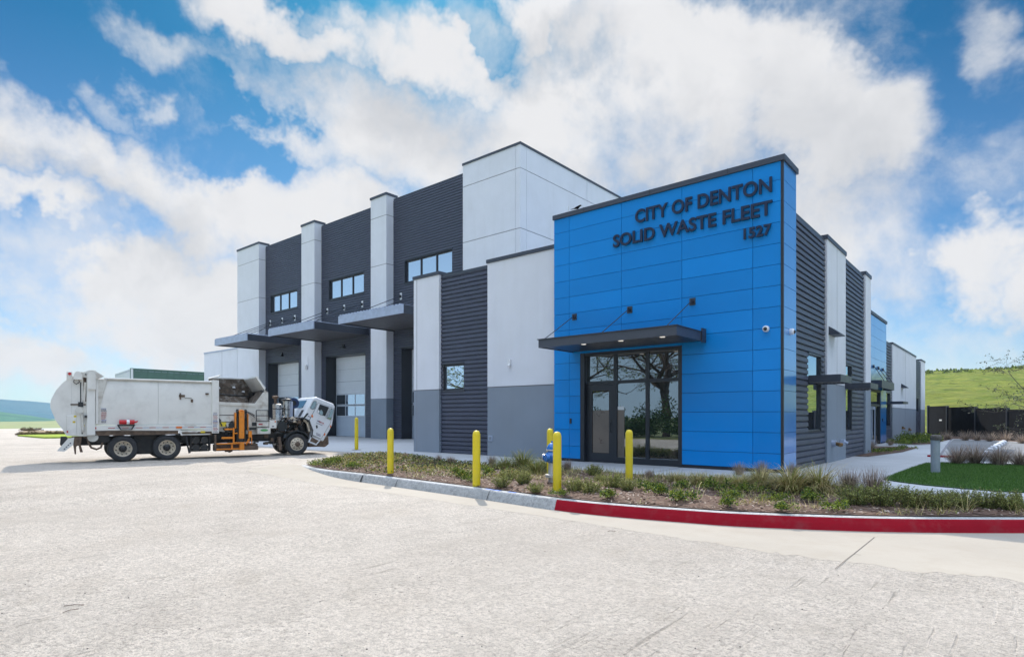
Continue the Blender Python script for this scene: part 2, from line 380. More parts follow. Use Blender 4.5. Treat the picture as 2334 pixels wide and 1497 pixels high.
# --- open land to the horizon, with the hills as part of real terrain
M['field'] = mat('pale_field_grass', (0.20, 0.23, 0.09), 0.95, var=0.25, vscale=0.12, dirt=(0.27, 0.25, 0.15), dscale=0.05, damt=0.7, detail=7)
def grid_mesh(name, xs, ys, fz, m, smooth=True):
    nx, ny = len(xs), len(ys)
    vs = [(x, y, fz(x, y)) for y in ys for x in xs]
    fs = [(j * nx + i, j * nx + i + 1, (j + 1) * nx + i + 1, (j + 1) * nx + i) for j in range(ny - 1) for i in range(nx - 1)]
    me = bpy.data.meshes.new(name); me.from_pydata(vs, [], fs); me.materials.append(m)
    if smooth: me.polygons.foreach_set('use_smooth', [True] * len(fs))
    me.update(); o = bpy.data.objects.new(name, me); C.objects.link(o); return o
def frange(a, c, s):
    n = int(round((c - a) / s)); return [a + (c - a) * i / n for i in range(n + 1)]
o = grid_mesh('ground', frange(-2400, 2400, 200), frange(-1200, 2400, 200), lambda x, y: -0.6, M['field'], False); tag(o, kind='structure')
HZB = MB(); HZB.box(-2450, 2450, -1250, 2450, -2.0, 58.0); M['haze'] = bpy.data.materials.new('haze'); M['haze'].use_nodes = True; _t = M['haze'].node_tree; _t.nodes.clear(); _v = _t.nodes.new('ShaderNodeVolumePrincipled'); _v.inputs['Color'].default_value = (0.62, 0.82, 1.0, 1); _v.inputs['Density'].default_value = 0.00018; _v.inputs['Anisotropy'].default_value = 0.3; _o = _t.nodes.new('ShaderNodeOutputMaterial'); _t.links.new(_v.outputs[0], _o.inputs['Volume'])
tag(HZB.build('haze', M['haze']), 'thin pale blue haze in the distance', 'haze', kind='stuff')
o = grid_mesh('road', frange(-98, -20, 3) + frange(-19, -11, 0.4) + frange(-10, 40, 2.5), frange(-30, 24, 2.0), lambda x, y: rz(x, y), M['road']); tag(o, kind='structure')
# apron in front of the bay doors and round the far left of the hall
o = sheet('concrete_apron', [(-98, 24), (-98, 19), (-60, 15.5), (-24, 14.9), (-19.45, 14.9), (-19.0, 15.1), (-19.0, 27.6), (-98, 27.6)], 0.004, M['walk'])
for p in o.data.polygons: pass
# --- kerb, gutter
KP = [(-17.1, 9.98), (-16.2, 9.66), (-14.9, 9.44), (-13.1, 9.42), (-11.1, 9.28), (-8.5, 9.07), (-6.45, 8.87), (-5.3, 8.93), (-4.1, 9.18), (-3.2, 9.45), (-1.6, 10.3), (0.06, 11.58), (2.2, 13.5), (4.6, 16.2)]
KC = catmull(KP, 0.2)
def pnorm(path, i):
    d = path[min(i + 1, len(path) - 1)] - path[max(i - 1, 0)]; d = Vector((d.x, d.y)).normalized()
    return Vector((d.y, -d.x))             # to the right of travel = towards the road
def kerb_piece(name, i0, i1, face_mat):
    mb = MB(); prof_n = 7; rows = []
    for i in range(i0, i1 + 1):
        p, n = KC[i], pnorm(KC, i); zb = rz(p.x) - 0.03; k = min(1.0, abs(rz(p.x)) / 0.2)
        prof = [(-0.17, -0.05), (-0.17, 0.0), (-0.035, 0.0), (-0.008, -0.008 * k), (0.008, -0.03 * k), (0.018 + 0.02 * k, rz(p.x) * 0.5), (0.03 + 0.05 * k, zb)]
        rows.append([(p.x + n.x * a, p.y + n.y * a, z) for a, z in prof])
    for i in range(len(rows) - 1):
        for k in range(prof_n - 1):
            mb.face([rows[i][k], rows[i + 1][k], rows[i + 1][k + 1], rows[i][k + 1]], 1 if (k >= 3) else 0)
    return tag(mb.build(name, [M['kerb'], face_mat], smooth=True, recalc=False), kind='structure')
split = min(range(len(KC)), key=lambda i: abs(KC[i].x + 6.45))
kerb_piece('kerb', 0, split, M['kerb']); kerb_piece('red_painted_kerb', split, len(KC) - 1, M['redpaint'])
mb = MB()
for xj in (-13.15, -11.45, -8.3):         # open joints in the kerb
    i = min(range(len(KC)), key=lambda i: abs(KC[i].x - xj)); p, n = KC[i], pnorm(KC, i); t = Vector((-n.y, n.x)) * (0.03 if xj < -13 else 0.008)
    pr = [(-0.15, 0.004), (-0.03, 0.004), (0.012, -0.03), (0.05, rz(p.x) * 0.5), (0.095, rz(p.x) + 0.006)]
    for (a, z), (a2, z2) in zip(pr[:-1], pr[1:]):
        q = [p + n * a - t, p + n * a + t, p + n * a2 + t, p + n * a2 - t]
        mb.face([(q[0].x, q[0].y, z), (q[1].x, q[1].y, z), (q[2].x, q[2].y, z2), (q[3].x, q[3].y, z2)])
tag(mb.build('kerb_joints', M['darkjoint'], recalc=False), kind='structure')
mb = MB()
for (ua, ub) in ((-8.6, -8.1), (-8.0, -7.6)):
    ii = [i for i in range(len(KC)) if ua <= KC[i].x <= ub + 0.2]
    for i in ii[:-1]:
        p, n, p2, n2 = KC[i], pnorm(KC, i), KC[i + 1], pnorm(KC, i + 1)
        q = [p - n * 0.14, p2 - n2 * 0.13, p2 - n2 * 0.04, p - n * 0.05]; mb.face([(w.x, w.y, 0.004) for w in q])
tag(mb.build('blue_kerb_marking', M['bluepaint'], recalc=False), kind='structure')
GO = [G(560, 1072, 0.0), G(706, 1092, -0.1), G(834, 1115, -.2), G(988, 1139, -.2), G(1143, 1163.6, -.2), G(1280, 1181, -.2), G(1549, 1229, -.2), G(1920, 1282, -.2), G(2334, 1338, -.2), (2.2, 8.6), (5.5, 12)]
GO = catmull(GO, 0.15)
def at_frac(path, t):
    L = [0]; 
    for a, c in zip(path[:-1], path[1:]): L.append(L[-1] + (c - a).length)
    T = t * L[-1]
    for i in range(len(L) - 1):
        if L[i + 1] >= T: return path[i].lerp(path[i + 1], (T - L[i]) / max(1e-6, L[i + 1] - L[i]))
    return path[-1]
inner = [Vector(G(600, 1062)), Vector((-18.6, 10.1))] + [KC[i] + pnorm(KC, i) * 0.02 for i in range(len(KC))]
mb = MB(); N = 600; prev = None
# match by x so the strip does not shear
rows = []
for k in range(N + 1):
    a = at_frac(inner, k / N)
    c = min(GO, key=lambda q: (q - a).length + 0.0)
    rows.append((a, c))
cs = [r[1] for r in rows]
sm = []
for k in range(N + 1):
    w = cs[max(0, k - 40):k + 41]; sm.append(sum(w, Vector((0, 0))) / len(w))
for k in range(N + 1):
    a, c = rows[k][0], sm[k]; row = []; c = a + (c - a) * (1 + 0.05 * noise.noise(Vector((c.x * 3, c.y * 3, 0))) + 0.05 * noise.noise(Vector((c.x * 14, c.y * 14, 5))))
    for j in range(5):
        p = a.lerp(c, j / 4); row.append((p.x, p.y, rz(p.x) + (0.005 if j < 4 else 0.0015) + (0.0 if j else 0.0)))
    if prev:
        for j in range(4): mb.face([prev[j], row[j], row[j + 1], prev[j + 1]])
    prev = row
tag(mb.build('gutter', M['gutter'], recalc=False, smooth=True), kind='structure')
# crack across the gutter and the sawn joint
mb = MB()
def ribbon(pts, w, z=None):
    pts = [Vector(p) for p in pts]
    for a, c in zip(pts[:-1], pts[1:]):
        d = (c - a).normalized(); n = Vector((-d.y, d.x)) * w
        za = (rz(a.x) + 0.010) if z is None else z; zc = (rz(c.x) + 0.010) if z is None else z
        mb.face([(a.x - n.x, a.y - n.y, za), (c.x - n.x, c.y - n.y, zc), (c.x + n.x, c.y + n.y, zc), (a.x + n.x, a.y + n.y, za)])
ribbon([G(1993, 1225, -.2), G(1946, 1263, -.2), G(1930, 1275, -.2), G(1903, 1298, -.2)], 0.0045)
ribbon([G(1946, 1263, -.2), G(1962, 1266, -.2)], 0.004)
tag(mb.build('gutter_joint', mat('dusty_joint', (0.14, 0.12, 0.10), 0.9), recalc=False), kind='structure')
# letter N of the fire-lane stencil, on the red face at the picture's right edge
i = min(range(len(KC)), key=lambda i: (KC[i] - Vector((0.02, 11.55))).length); p, n = KC[i], pnorm(KC, i); tg = Vector((-n.y, n.x))
mb = MB()
def onface(a, z):
    q = p + tg * a + n * (0.040 + 0.05 * (-z / 0.2) + 0.004); return (q.x, q.y, z)
def stroke(a0, z0, a1, z1, w=0.011):
    mb.face([onface(a0 - w, z0), onface(a0 + w, z0), onface(a1 + w, z1), onface(a1 - w, z1)])
stroke(0.0, -0.055, 0.012, -0.165); stroke(0.028, -0.055, 0.085, -0.165, 0.012); stroke(0.085, -0.055, 0.098, -0.165)
tag(mb.build('kerb_lettering', M['whitepaint'], recalc=False), kind='structure')
# --- walkway slab (everything round the office wing)
BB = [(-17.1, 10.15), (-17.75, 11.2), (-18.93, 12.6), (-19.55, 13.7), (-19.4, 14.6), (-18.6, 14.95), (-17.3, 14.7), (-15.4, 13.98), (-13.9, 13.6), (-12.5, 13.42), (-11.2, 13.9), (-10.0, 14.1), (-8.35, 13.95), (-6.65, 14.06), (-5.2, 14.45), (-3.9, 14.75), (-3.1, 14.6), (-2.5, 13.95), (-1.9, 13.52), (-1.35, 13.5), (-0.47, 13.47), (0.3, 13.5), (1.5, 14.2), (3.4, 15.6)]
BBs = catmull(BB, 0.3)
walk = [(p.x, p.y) for p in BBs] + [(4.6, 17.5), (12, 26), (12, 62), (-8, 66), (-24, 66), (-24, 18), (-19.5, 15.0)]
walk = walk[6:]
sheet('walkway', [(-19.6, 14.4)] + walk, 0.008, M['walk'])
# --- planting bed ground
inn = [KC[i] - pnorm(KC, i) * 0.165 for i in range(len(KC))]
bed = [(p.x, p.y) for p in inn if p.x < 3.3 and p.x > -17.0] + [(p.x, p.y) for p in reversed(BBs)]
def inside(poly, x, y):
    c = False; n = len(poly); j = n - 1
    for i in range(n):
        xi, yi = poly[i]; xj, yj = poly[j]
        if (yi > y) != (yj > y) and x < (xj - xi) * (y - yi) / (yj - yi) + xi: c = not c
        j = i
    return c
M['mulch'] = mat('brown_bark_mulch', (0.095, 0.052, 0.033), 0.95, var=0.5, vscale=14, bump=0.04, bscale=22, dirt=(0.20, 0.135, 0.095), dscale=9, damt=0.8, detail=8)
sheet('mulch_bed', bed, 0.014, M['mulch'])
s_ = 0.14; mb = MB(); idx = {}
bx0, bx1 = min(p[0] for p in bed), max(p[0] for p in bed); by0, by1 = min(p[1] for p in bed), max(p[1] for p in bed)
_bp = [(p[0], p[1]) for p in bed[::2]]
def bedz(x, y):
    dm = min((p[0] - x) ** 2 + (p[1] - y) ** 2 for p in _bp) ** 0.5
    return 0.018 + sstep(0.12, 0.5, dm) * bedz0(x, y)
def bedz0(x, y):
    return 0.03 + 0.05 * noise.noise(Vector((x * 0.9, y * 0.9, 3))) + 0.02 * noise.noise(Vector((x * 5, y * 5, 1)))
y = by0
vs = []; fs = []
while y < by1:
    x = bx0
    while x < bx1:
        if all(inside(bed, x + a * s_, y + c * s_) for a, c in ((0, 0), (1, 0), (0, 1), (1, 1))):
            q = []
            for a, c in ((0, 0), (1, 0), (1, 1), (0, 1)):
                k = (round((x - bx0) / s_) + a, round((y - by0) / s_) + c)
                if k not in idx: idx[k] = len(vs); vs.append((x + a * s_, y + c * s_, max(0.017, bedz(x + a * s_, y + c * s_))))
                q.append(idx[k])
            fs.append(tuple(q))
        x += s_
    y += s_
mb.add(vs, fs); tag(mb.build('mulch_surface', M['mulch'], smooth=True, recalc=False), kind='structure')
# --- lawn
LAWN = [(-2.46, 16.55), (-2.1, 16.15), (-1.57, 15.75), (-0.9, 15.5), (-0.25, 15.37), (0.6, 15.6), (2.0, 16.6), (5, 20), (9, 26), (3, 26), (0.12, 24.1), (-1.0, 23.9), (-1.88, 23.6), (-2.25, 23.0), (-2.35, 21), (-2.42, 18.9)]
M['lawnbase'] = mat('lawn_soil_and_thatch', (0.025, 0.06, 0.015), 0.95, var=0.3, vscale=6)
sheet('lawn', LAWN, 0.03, M['lawnbase'], thick=0.03)
# walkway joints, red line, parking
mb = MB()
for a, c in (((-4.9, 14.6), (-4.9, 16.7)), ((-7.5, 14.2), (-7.6, 16.7)), ((-10.1, 14.2), (-10.1, 16.7)), ((-12.8, 13.6), (-12.8, 16.7)), ((-15.6, 14.1), (-15.6, 16.7)), ((-4.6, 19.2), (-2.6, 19.2)), ((-4.6, 22.4), (-2.5, 22.4)), ((-4.6, 25.6), (-2.6, 25.6)), ((-0.44, 13.5), (-0.3, 15.4)), ((-2.4, 14.0), (-2.3, 16.2))):
    ribbon([a, c], 0.012, 0.013)
ribbon([(-3.4, 49), (-2.3, 28)], 0.05, 0.018)
for k in range(5): ribbon([(-0.6, 29.3 + 3.1 * k), (9, 29.3 + 3.1 * k + 0.3)], 0.05, 0.018)
tag(mb.build('walkway_joints', M['joint'], recalc=False), kind='structure')
mb = MB(); mb.box(-2.62, -1.6, 27.2, 27.45, 0.008, 0.07); tag(mb.build('red_kerb_end', M['redpaint']), kind='structure')
mb = MB()
for k in range(5): ribbon([(0.3, 30.8 + 3.1 * k), (6, 31.0 + 3.1 * k)], 0.05, 0.022)
tag(mb.build('parking_lines', M['whitepaint'], recalc=False), kind='structure')
M['lot'] = concrete('shade_darkened_car_park_concrete', (0.20, 0.205, 0.21), 40, 0.0, 0.0, (0.15, 0.15, 0.15), bumpd=0.003)  # base colour darkened to stand in for shade over the car park
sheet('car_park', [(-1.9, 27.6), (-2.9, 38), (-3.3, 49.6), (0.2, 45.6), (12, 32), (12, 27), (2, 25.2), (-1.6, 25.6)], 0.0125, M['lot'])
# side beds along the wall
M['mulch2'] = M['mulch']
for nm, poly in (('side_bed', [(-4.3, 25.7), (-3.75, 30), (-3.7, 34.8), (-4.6, 35.6), (-5.7, 35), (-5.8, 30.5), (-4.75, 29.2), (-4.75, 25.7)]), ('far_bed', [(-5.8, 41), (-5.1, 39.6), (-4.3, 38.6), (-3.6, 40), (-3.5, 47), (-3.4, 50.5), (0.2, 46.8), (5, 42), (5.3, 44), (0.4, 48.6), (-5.9, 62.5), (-6.1, 62), (-5.85, 59)])):
    sheet(nm, poly, 0.02, M['mulch'])
# --- green hill beyond the fence, and the haze-tinted ridges far on the left
def fbm(x, y, s, o=4):
    a = 0; w = 1; t = 0
    for k in range(o): a += w * noise.noise(Vector((x * s, y * s, k * 7.3))); t += w; w *= 0.5; s *= 2.1
    return a / t
def hill_z(x, y):
    q = (y - 70 + 0.06 * x) / 128.0
    z = 14.6 * sstep(-0.02, 1.15, q) * (1.0 if q < 1.15 else 1.0)
    z += (1.3 * fbm(x, y * 1.6, 0.03) + 1.3 * fbm(x * 0.45, y * 1.5, 0.16) + 0.6 * fbm(x * 0.5, y * 1.6, 0.5)) * min(1, max(0, q * 3))
    return z - 0.35
def veg_mat(name, c1, c2, c3, s1, s2, bump=0.3, st=(1, 1, 1)):
    m = bpy.data.materials.new(name); m.use_nodes = True; t = m.node_tree; q = NB(t); P = t.nodes['Principled BSDF']; P.inputs['Roughness'].default_value = 0.95; P.inputs['Specular IOR Level'].default_value = 0.15
    g = q.n('ShaderNodeNewGeometry'); mp = q.n('ShaderNodeMapping'); q.l(g.outputs['Position'], mp.inputs[0]); mp.inputs['Scale'].default_value = st; v = mp.outputs[0]
    a = q.noise(v, s1, 7, 0.65).outputs['Fac']; c = q.noise(v, s2, 7, 0.7).outputs['Fac']; d = q.noise(v, s1 * 0.25, 5, 0.6).outputs['Fac']
    k = q.mix(q.mr(a, 0.40, 0.62), c1, c2); k = q.mix(q.mr(c, 0.52, 0.66, 0, 0.85), k, c3); k = q.mix(q.mr(d, 0.45, 0.62, 0, 0.5), k, tuple(x * 0.72 for x in c2))
    q.l(k, P.inputs['Base Color'])
    bp = q.n('ShaderNodeBump'); bp.inputs['Distance'].default_value = bump; q.l(q.math('ADD', a, c), bp.inputs['Height']); q.l(bp.outputs[0], P.inputs['Normal'])
    return m
M['hill'] = veg_mat('hill_meadow', (0.155, 0.215, 0.03), (0.30, 0.32, 0.06), (0.10, 0.12, 0.05), 0.30, 1.1, 1.2, (0.45, 1.2, 1))
o = grid_mesh('hill', frange(-70, 260, 1.3), frange(62, 240, 1.0), hill_z, M['hill']); tag(o, kind='structure')
def ridge(name, dist, depth, zf, m, a0=-1.25, a1=1.6, n=200):
    vs = []; fs = []; rows = 8
    for j in range(rows + 1):
        for i in range(n + 1):
            a = a0 + (a1 - a0) * i / n + YAW * 0
            d = dist + depth * j / rows; h = zf(math.tan(a) * 0 + a) * sstep(0, 1, j / rows)
            h += 0.06 * zf(a) * fbm(a * 60, j * 1.3, 1.0) * (j / rows)
            X = d * math.sin(a - YAW); Y = d * math.cos(a - YAW); vs.append((X, Y, -1 + h))
    for j in range(rows):
        for i in range(n): k = j * (n + 1) + i; fs.append((k, k + 1, k + n + 2, k + n + 1))
    mb = MB(); mb.add(vs, fs); return tag(mb.build(name, m, smooth=True, recalc=False), kind='structure')
M['ridge1'] = veg_mat('haze_teal_near_ridge', (0.08, 0.20, 0.13), (0.05, 0.15, 0.12), (0.03, 0.09, 0.09), 0.02, 0.06, 1.0)  # teal includes the blue of distance haze
M['ridge2'] = veg_mat('haze_blue_ridge', (0.03, 0.11, 0.15), (0.05, 0.14, 0.18), (0.02, 0.07, 0.11), 0.012, 0.05, 1.0)  # distance haze mixed into the colour, for middle and far ridge
def angu(u): return math.atan((u - PCX) / FPX)
A0 = angu(0)
def prof(pts):
    P_ = [(angu(u), h) for u, h in pts]
    def f(a):
        if a <= P_[0][0]: return P_[0][1]
        for (a0, h0), (a1, h1) in zip(P_[:-1], P_[1:]):
            if a <= a1: return h0 + (h1 - h0) * sstep(a0, a1, a)
        return P_[-1][1]
    return f
def hz_(dist, v, u=50): # height whose top shows at row v
    return 1.5 + dist * math.cos(angu(u)) * (PHY - v) / FPX + 1
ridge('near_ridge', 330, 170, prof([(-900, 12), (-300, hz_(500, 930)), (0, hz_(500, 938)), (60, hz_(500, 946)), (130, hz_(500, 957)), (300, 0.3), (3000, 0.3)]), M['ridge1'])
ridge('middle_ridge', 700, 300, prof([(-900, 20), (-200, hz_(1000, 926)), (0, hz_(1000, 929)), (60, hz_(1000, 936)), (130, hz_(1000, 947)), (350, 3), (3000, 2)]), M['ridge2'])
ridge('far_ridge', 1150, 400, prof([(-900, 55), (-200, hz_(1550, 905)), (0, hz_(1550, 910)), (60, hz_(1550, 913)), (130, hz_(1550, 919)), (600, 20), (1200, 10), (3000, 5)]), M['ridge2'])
# --- grassy islands across the yard on the left
M['grassy'] = veg_mat('yellow_green_grass', (0.24, 0.34, 0.04), (0.32, 0.38, 0.06), (0.18, 0.22, 0.05), 1.2, 4, 0.05)
M['drysoil'] = veg_mat('dry_planting_strip', (0.24, 0.17, 0.10), (0.30, 0.23, 0.14), (0.10, 0.12, 0.05), 1.5, 4, 0.05)
isl = [G(40, 994), G(70, 996.5), G(100, 999), G(150, 998.5), G(215, 998), G(215, 990), G(150, 990.5), G(60, 992)]
sheet('grass_island', isl, 0.10, M['grassy'], thick=0.12)
sheet('dry_island', [G(42, 986), G(55, 989), G(150, 988), G(150, 983), G(60, 983)], 0.10, M['drysoil'], thick=0.12)
# ------------------------------------------------------------------ the fleet building
BLD = empty('fleet_building', (-12.4, 17, 0))
tag(BLD, 'blue, white and charcoal fleet building with sign lettering, yard doors and entrance canopy', 'building')
BO = Vector(BLD.location)
def bpart(mb, name, m, parent=None, **kw):
    o = mb.build(name, m, None, **kw)
    o.parent = parent or BLD
    o.matrix_parent_inverse = Matrix.Translation(-BO) if (parent is None or parent is BLD) else Matrix.Identity(4)
    if not (parent is None or parent is BLD): o.matrix_parent_inverse = Matrix.Identity(4)
    return o
# sub-parts sit under parts whose own transform is identity with the inverse above, so give them identity too
PITCH = 0.172
def siding(name, axis, c, a0, a1, z0, z1, out, holes=(), depth=0.055):
    """ribbed wall. axis 'x': wall runs along x at y=c facing -y (out=-1); axis 'y': runs along y at x=c facing +x (out=+1)"""
    mb = MB()
    pr = [(0.0, 0.0), (0.07, 0.0), (0.13, depth), (0.74, depth * 0.9), (0.93, 0.0), (1.0, 0.0)]
    for (p, q, r, t) in clip_rects(a0, a1, z0, z1, list(holes)):
        k = math.floor(r / PITCH)
        while k * PITCH < t:
            for (f0, d0), (f1, d1) in zip(pr[:-1], pr[1:]):
                za, zb = (k + f0) * PITCH, (k + f1) * PITCH
                if zb <= r or za >= t: continue
                da, db = d0, d1
                if za < r: da = d0 + (d1 - d0) * (r - za) / (zb - za); za = r
                if zb > t: db = d0 + (d1 - d0) * (t - (k + f0) * PITCH) / ((f1 - f0) * PITCH); zb = t
                if axis == 'x': mb.face([(p, c + out * da, za), (q, c + out * da, za), (q, c + out * db, zb), (p, c + out * db, zb)])
                else: mb.face([(c + out * da, p, za), (c + out * da, q, za), (c + out * db, q, zb), (c + out * db, p, zb)])
            k += 1
    return bpart(mb, name, M['siding'], recalc=False)
def panel(name, x0, x1, y0, y1, z0, z1, m, holes=None, joints=()):
    """solid wall panel with recessed joints on its -y face: joints = list of ('h', z) or ('v', x)"""
    mb = MB(); mb.box(x0, x1, y0, y1, z0, z1)
    return bpart(mb, name, m)
def jointlines(lines, name='panel_joint'):
    for b_ in lines:
        mb = MB(); mb.box(*b_); bpart(mb, name, M['joint'])
def coping(x0, x1, y0, y1, z, h=0.13, o=0.04):
    mb = MB(); mb.box(x0 - o, x1 + o, y0 - o, y1 + o, z - h, z); return bpart(mb, 'coping', M['coping'])
GL = 2.62
# front of the office wing
panel('white_wall_panel', -20.0, -18.4, 17.0, 17.35, GL + 0.04, 7.42, M['white']); panel('grey_wall_base', -20.0, -18.4, 17.0, 17.35, 0, GL, M['grey'])
panel('white_wall_panel', -20.0, -19.65, 17.352, 26.0, GL + 0.04, 7.2, M['white'])
panel('grey_wall_base', -20.0, -19.65, 17.352, 26.0, 0, GL, M['grey'])
panel('white_wall_panel', -15.66, -12.3, 17.0, 17.35, GL + 0.04, 7.42, M['white']); panel('grey_wall_base', -15.66, -12.3, 17.0, 17.35, 0, GL, M['grey'])
jl = [(-20.0 + 0.01, -18.42, 17.02, 17.2, GL, GL + 0.04), (-15.65, -12.31, 17.02, 17.2, GL, GL + 0.04), (-19.81, -19.785, 16.998, 17.02, 0, 7.4)]
jointlines(jl)
siding('siding', 'x', 17.16, -18.4, -15.66, 0, 7.28, -1, [(-18.30, -17.06, 2.60, 3.66)])
mb = MB(); mb.box(-18.4, -15.66, 17.165, 17.3, 0, 2.6); mb.box(-18.4, -15.66, 17.165, 17.3, 3.66, 7.28); mb.box(-17.06, -15.66, 17.165, 17.3, 2.6, 3.66); bpart(mb, 'backing_wall', M['steel'])
coping(-20.0, -18.4, 17.0, 17.35, 7.56); coping(-18.355, -15.70, 17.09, 17.38, 7.40, 0.12, 0.0); coping(-15.66, -12.3, 17.0, 17.35, 7.56)
coping(-20.0, -19.65, 17.4, 26.0, 7.33, 0.13, 0.03)
# small square window in the siding
def window(cx0, cx1, z0, z1, y, cols, fw=0.055, rec=0.10, name='window', m=None, depth=0.1, rows=1, parent=None, splits=None, hs=None):
    """window facing -y with frame, mullions and one pane per light"""
    mb = MB()
    mb.box(cx0, cx0 + fw, y, y + depth, z0, z1); mb.box(cx1 - fw, cx1, y, y + depth, z0, z1)
    mb.box(cx0 + fw, cx1 - fw, y, y + depth, z0, z0 + fw); mb.box(cx0 + fw, cx1 - fw, y, y + depth, z1 - fw, z1)
    xs = splits or [cx0 + (cx1 - cx0) * k / cols for k in range(1, cols)]
    for x in xs: mb.box(x - fw * 0.6, x + fw * 0.6, y + 0.002, y + depth, z0 + fw, z1 - fw)
    f = bpart(mb, name, M['frame'])
    e = [cx0 + fw] + [v for x in xs for v in (x - fw * 0.6, x + fw * 0.6)] + [cx1 - fw]
    for k in range(0, len(e), 2):
        g = MB(); g.box(e[k], e[k + 1], y + depth * 0.5, y + depth * 0.5 + 0.02, z0 + fw, z1 - fw); bpart(g, 'pane', m or M['glass'], parent=f)
    return f
window(-18.30, -17.06, 2.60, 3.66, 17.18, 1, 0.07)
mb = MB(); mb.box(-18.34, -17.02, 17.08, 17.13, 3.66, 3.72); bpart(mb, 'window_trim', M['steel']); mb = MB(); mb.box(-18.34, -17.02, 17.08, 17.13, 2.54, 2.60); bpart(mb, 'window_trim', M['steel'])
M['seam'] = mat('dark_blue_panel_joint', (0.0, 0.045, 0.15), 0.7)
# ---- blue tower
TX0, TX1, TY, TZ = -12.28, -4.76, 16.73, 8.30
OP = (-11.20, -7.60, 0.0, 3.62)
mb = MB()
for (p, q, r, t) in clip_rects(TX0 + 0.01, TX1 - 0.05, 0.0, TZ, [OP]): mb.box(p, q, TY + 0.05, TY + 0.25, r, t)
mb.box(TX0 + 0.01, TX0 + 0.2, TY + 0.251, TY + 0.6, 0, TZ); mb.box(TX1 - 0.3, TX1 - 0.05, TY + 0.06, 17.94, 0, TZ - .002)
bpart(mb, 'tower_backing', M['seam'])
vj = [TX0, -11.64, -9.63, -7.60, -5.55, TX1 - 0.06]
zj = [0.10] + [0.52 + 0.5608 * k for k in range(14)]; zj = [z for z in zj if z < TZ - 0.2] + [TZ]
mb = MB(); g_ = 0.0055
for i in range(len(vj) - 1):
    for k in range(len(zj) - 1):
        for (p, q, r, t) in clip_rects(vj[i] + g_, vj[i + 1] - g_, zj[k] + g_, zj[k + 1] - g_, [OP]):
            if q - p > 0.03 and t - r > 0.03: mb.box(p, q, TY, TY + 0.045, r, t)
bpart(mb, 'blue_front_cladding', M['blue'])
mb = MB()
for k in range(len(zj) - 1): mb.box(TX1 - 0.045, TX1, TY + 0.015, 17.93, zj[k] + g_, zj[k + 1] - g_)
bpart(mb, 'blue_return_cladding', M['bluelt'])
mb = MB(); mb.box(TX1 - 0.058, TX1 + 0.004, TY - 0.006, TY + 0.055, 0, TZ); bpart(mb, 'corner_trim', M['frame'])
mb = MB(); mb.box(TX0 + 0.02, OP[0] - .02, TY - 0.004, TY + 0.04, 0.0, 0.085); bpart(mb, 'base_flashing', M['frame']); mb = MB(); mb.box(OP[1] + .02, TX1 - 0.06, TY - 0.004, TY + 0.04, 0.0, 0.085); bpart(mb, 'base_flashing', M['frame'])
mb = MB(); mb.box(TX0 - 0.03, TX1 + 0.05, TY - 0.05, 18.0, TZ, TZ + 0.15); bpart(mb, 'coping', M['coping'])
for k in range(3):
    mb = MB(); mb.box(TX0 + 1.25 + 2.4 * k, TX0 + 1.27 + 2.4 * k, TY - 0.056, TY - 0.05, TZ - 0.005, TZ + 0.155); bpart(mb, 'coping_seam', M['frame'])
# sign lettering
def text_mesh(name, s, size, right_x, base_z, y, ext=0.02, width=None, off=0.012):
    cu = bpy.data.curves.new(name, 'FONT'); cu.body = s; cu.size = size; cu.extrude = ext; cu.offset = off; cu.resolution_u = 6
    cu.space_character = 1.0
    ob = bpy.data.objects.new(name + '_tmp', cu); C.objects.link(ob); dg = bpy.context.evaluated_depsgraph_get(); me = bpy.data.meshes.new_from_object(ob.evaluated_get(dg))
    bpy.data.objects.remove(ob); bpy.data.curves.remove(cu)
    me.name = name; xs = [v.co.x for v in me.vertices]; ys = [v.co.y for v in me.vertices]; w = max(xs) - min(xs)
    k = (width / w) if width else 1.0
    x1 = max(xs)
    for v in me.vertices:
        x, yy, z = v.co; v.co = (right_x + (x - x1) * k, y - ext - z, base_z + yy)
    for m_ in list(me.materials): pass
    me.materials.clear(); me.materials.append(M['letter']); me.update()
    bm = bmesh.new(); bm.from_mesh(me); bmesh.ops.recalc_face_normals(bm, faces=bm.faces); bm.to_mesh(me); bm.free()
    o = bpy.data.objects.new(name, me); C.objects.link(o); o.parent = BLD; o.matrix_parent_inverse = Matrix.Translation(-BO); return o
text_mesh('sign_line', 'CITY OF DENTON', 0.56, -5.03, 7.53, TY - 0.03, width=4.08, off=0.012)
text_mesh('sign_line', 'SOLID WASTE FLEET', 0.54, -5.02, 6.92, TY - 0.03, width=4.88, off=0.012)
text_mesh('sign_line', '1527', 0.40, -5.04, 6.39, TY - 0.03, width=0.74, off=0.012)
# entrance: recessed storefront
SYF = 16.92
mb = MB()
x0, x1, zt = OP[0], OP[1], OP[3]
mb.box(x0, x0 + 0.16, TY + 0.01, SYF + 0.1, 0, zt); mb.box(x1 - 0.12, x1, TY + 0.01, SYF + 0.1, 0, zt)
mb.box(x0 + 0.16, x1 - 0.12, TY + 0.03, SYF + 0.1, zt - 0.1, zt)
mb.box(-10.0, -9.885, SYF - 0.05, SYF + 0.08, 0, zt - 0.1); mb.box(-8.86, -8.76, SYF - 0.05, SYF + 0.08, 0, zt - 0.1)
mb.box(x0 + 0.16, -10.0, SYF - 0.05, SYF + 0.08, 2.58, 2.68); mb.box(-9.885, -8.86, SYF - 0.05, SYF + 0.08, 2.58, 2.68); mb.box(-8.76, x1 - 0.12, SYF - 0.05, SYF + 0.08, 2.58, 2.68)
mb.box(-9.885, -8.86, SYF - 0.05, SYF + 0.08, 0, 0.2); mb.box(-8.76, x1 - 0.12, SYF - 0.05, SYF + 0.08, 0, 0.2)
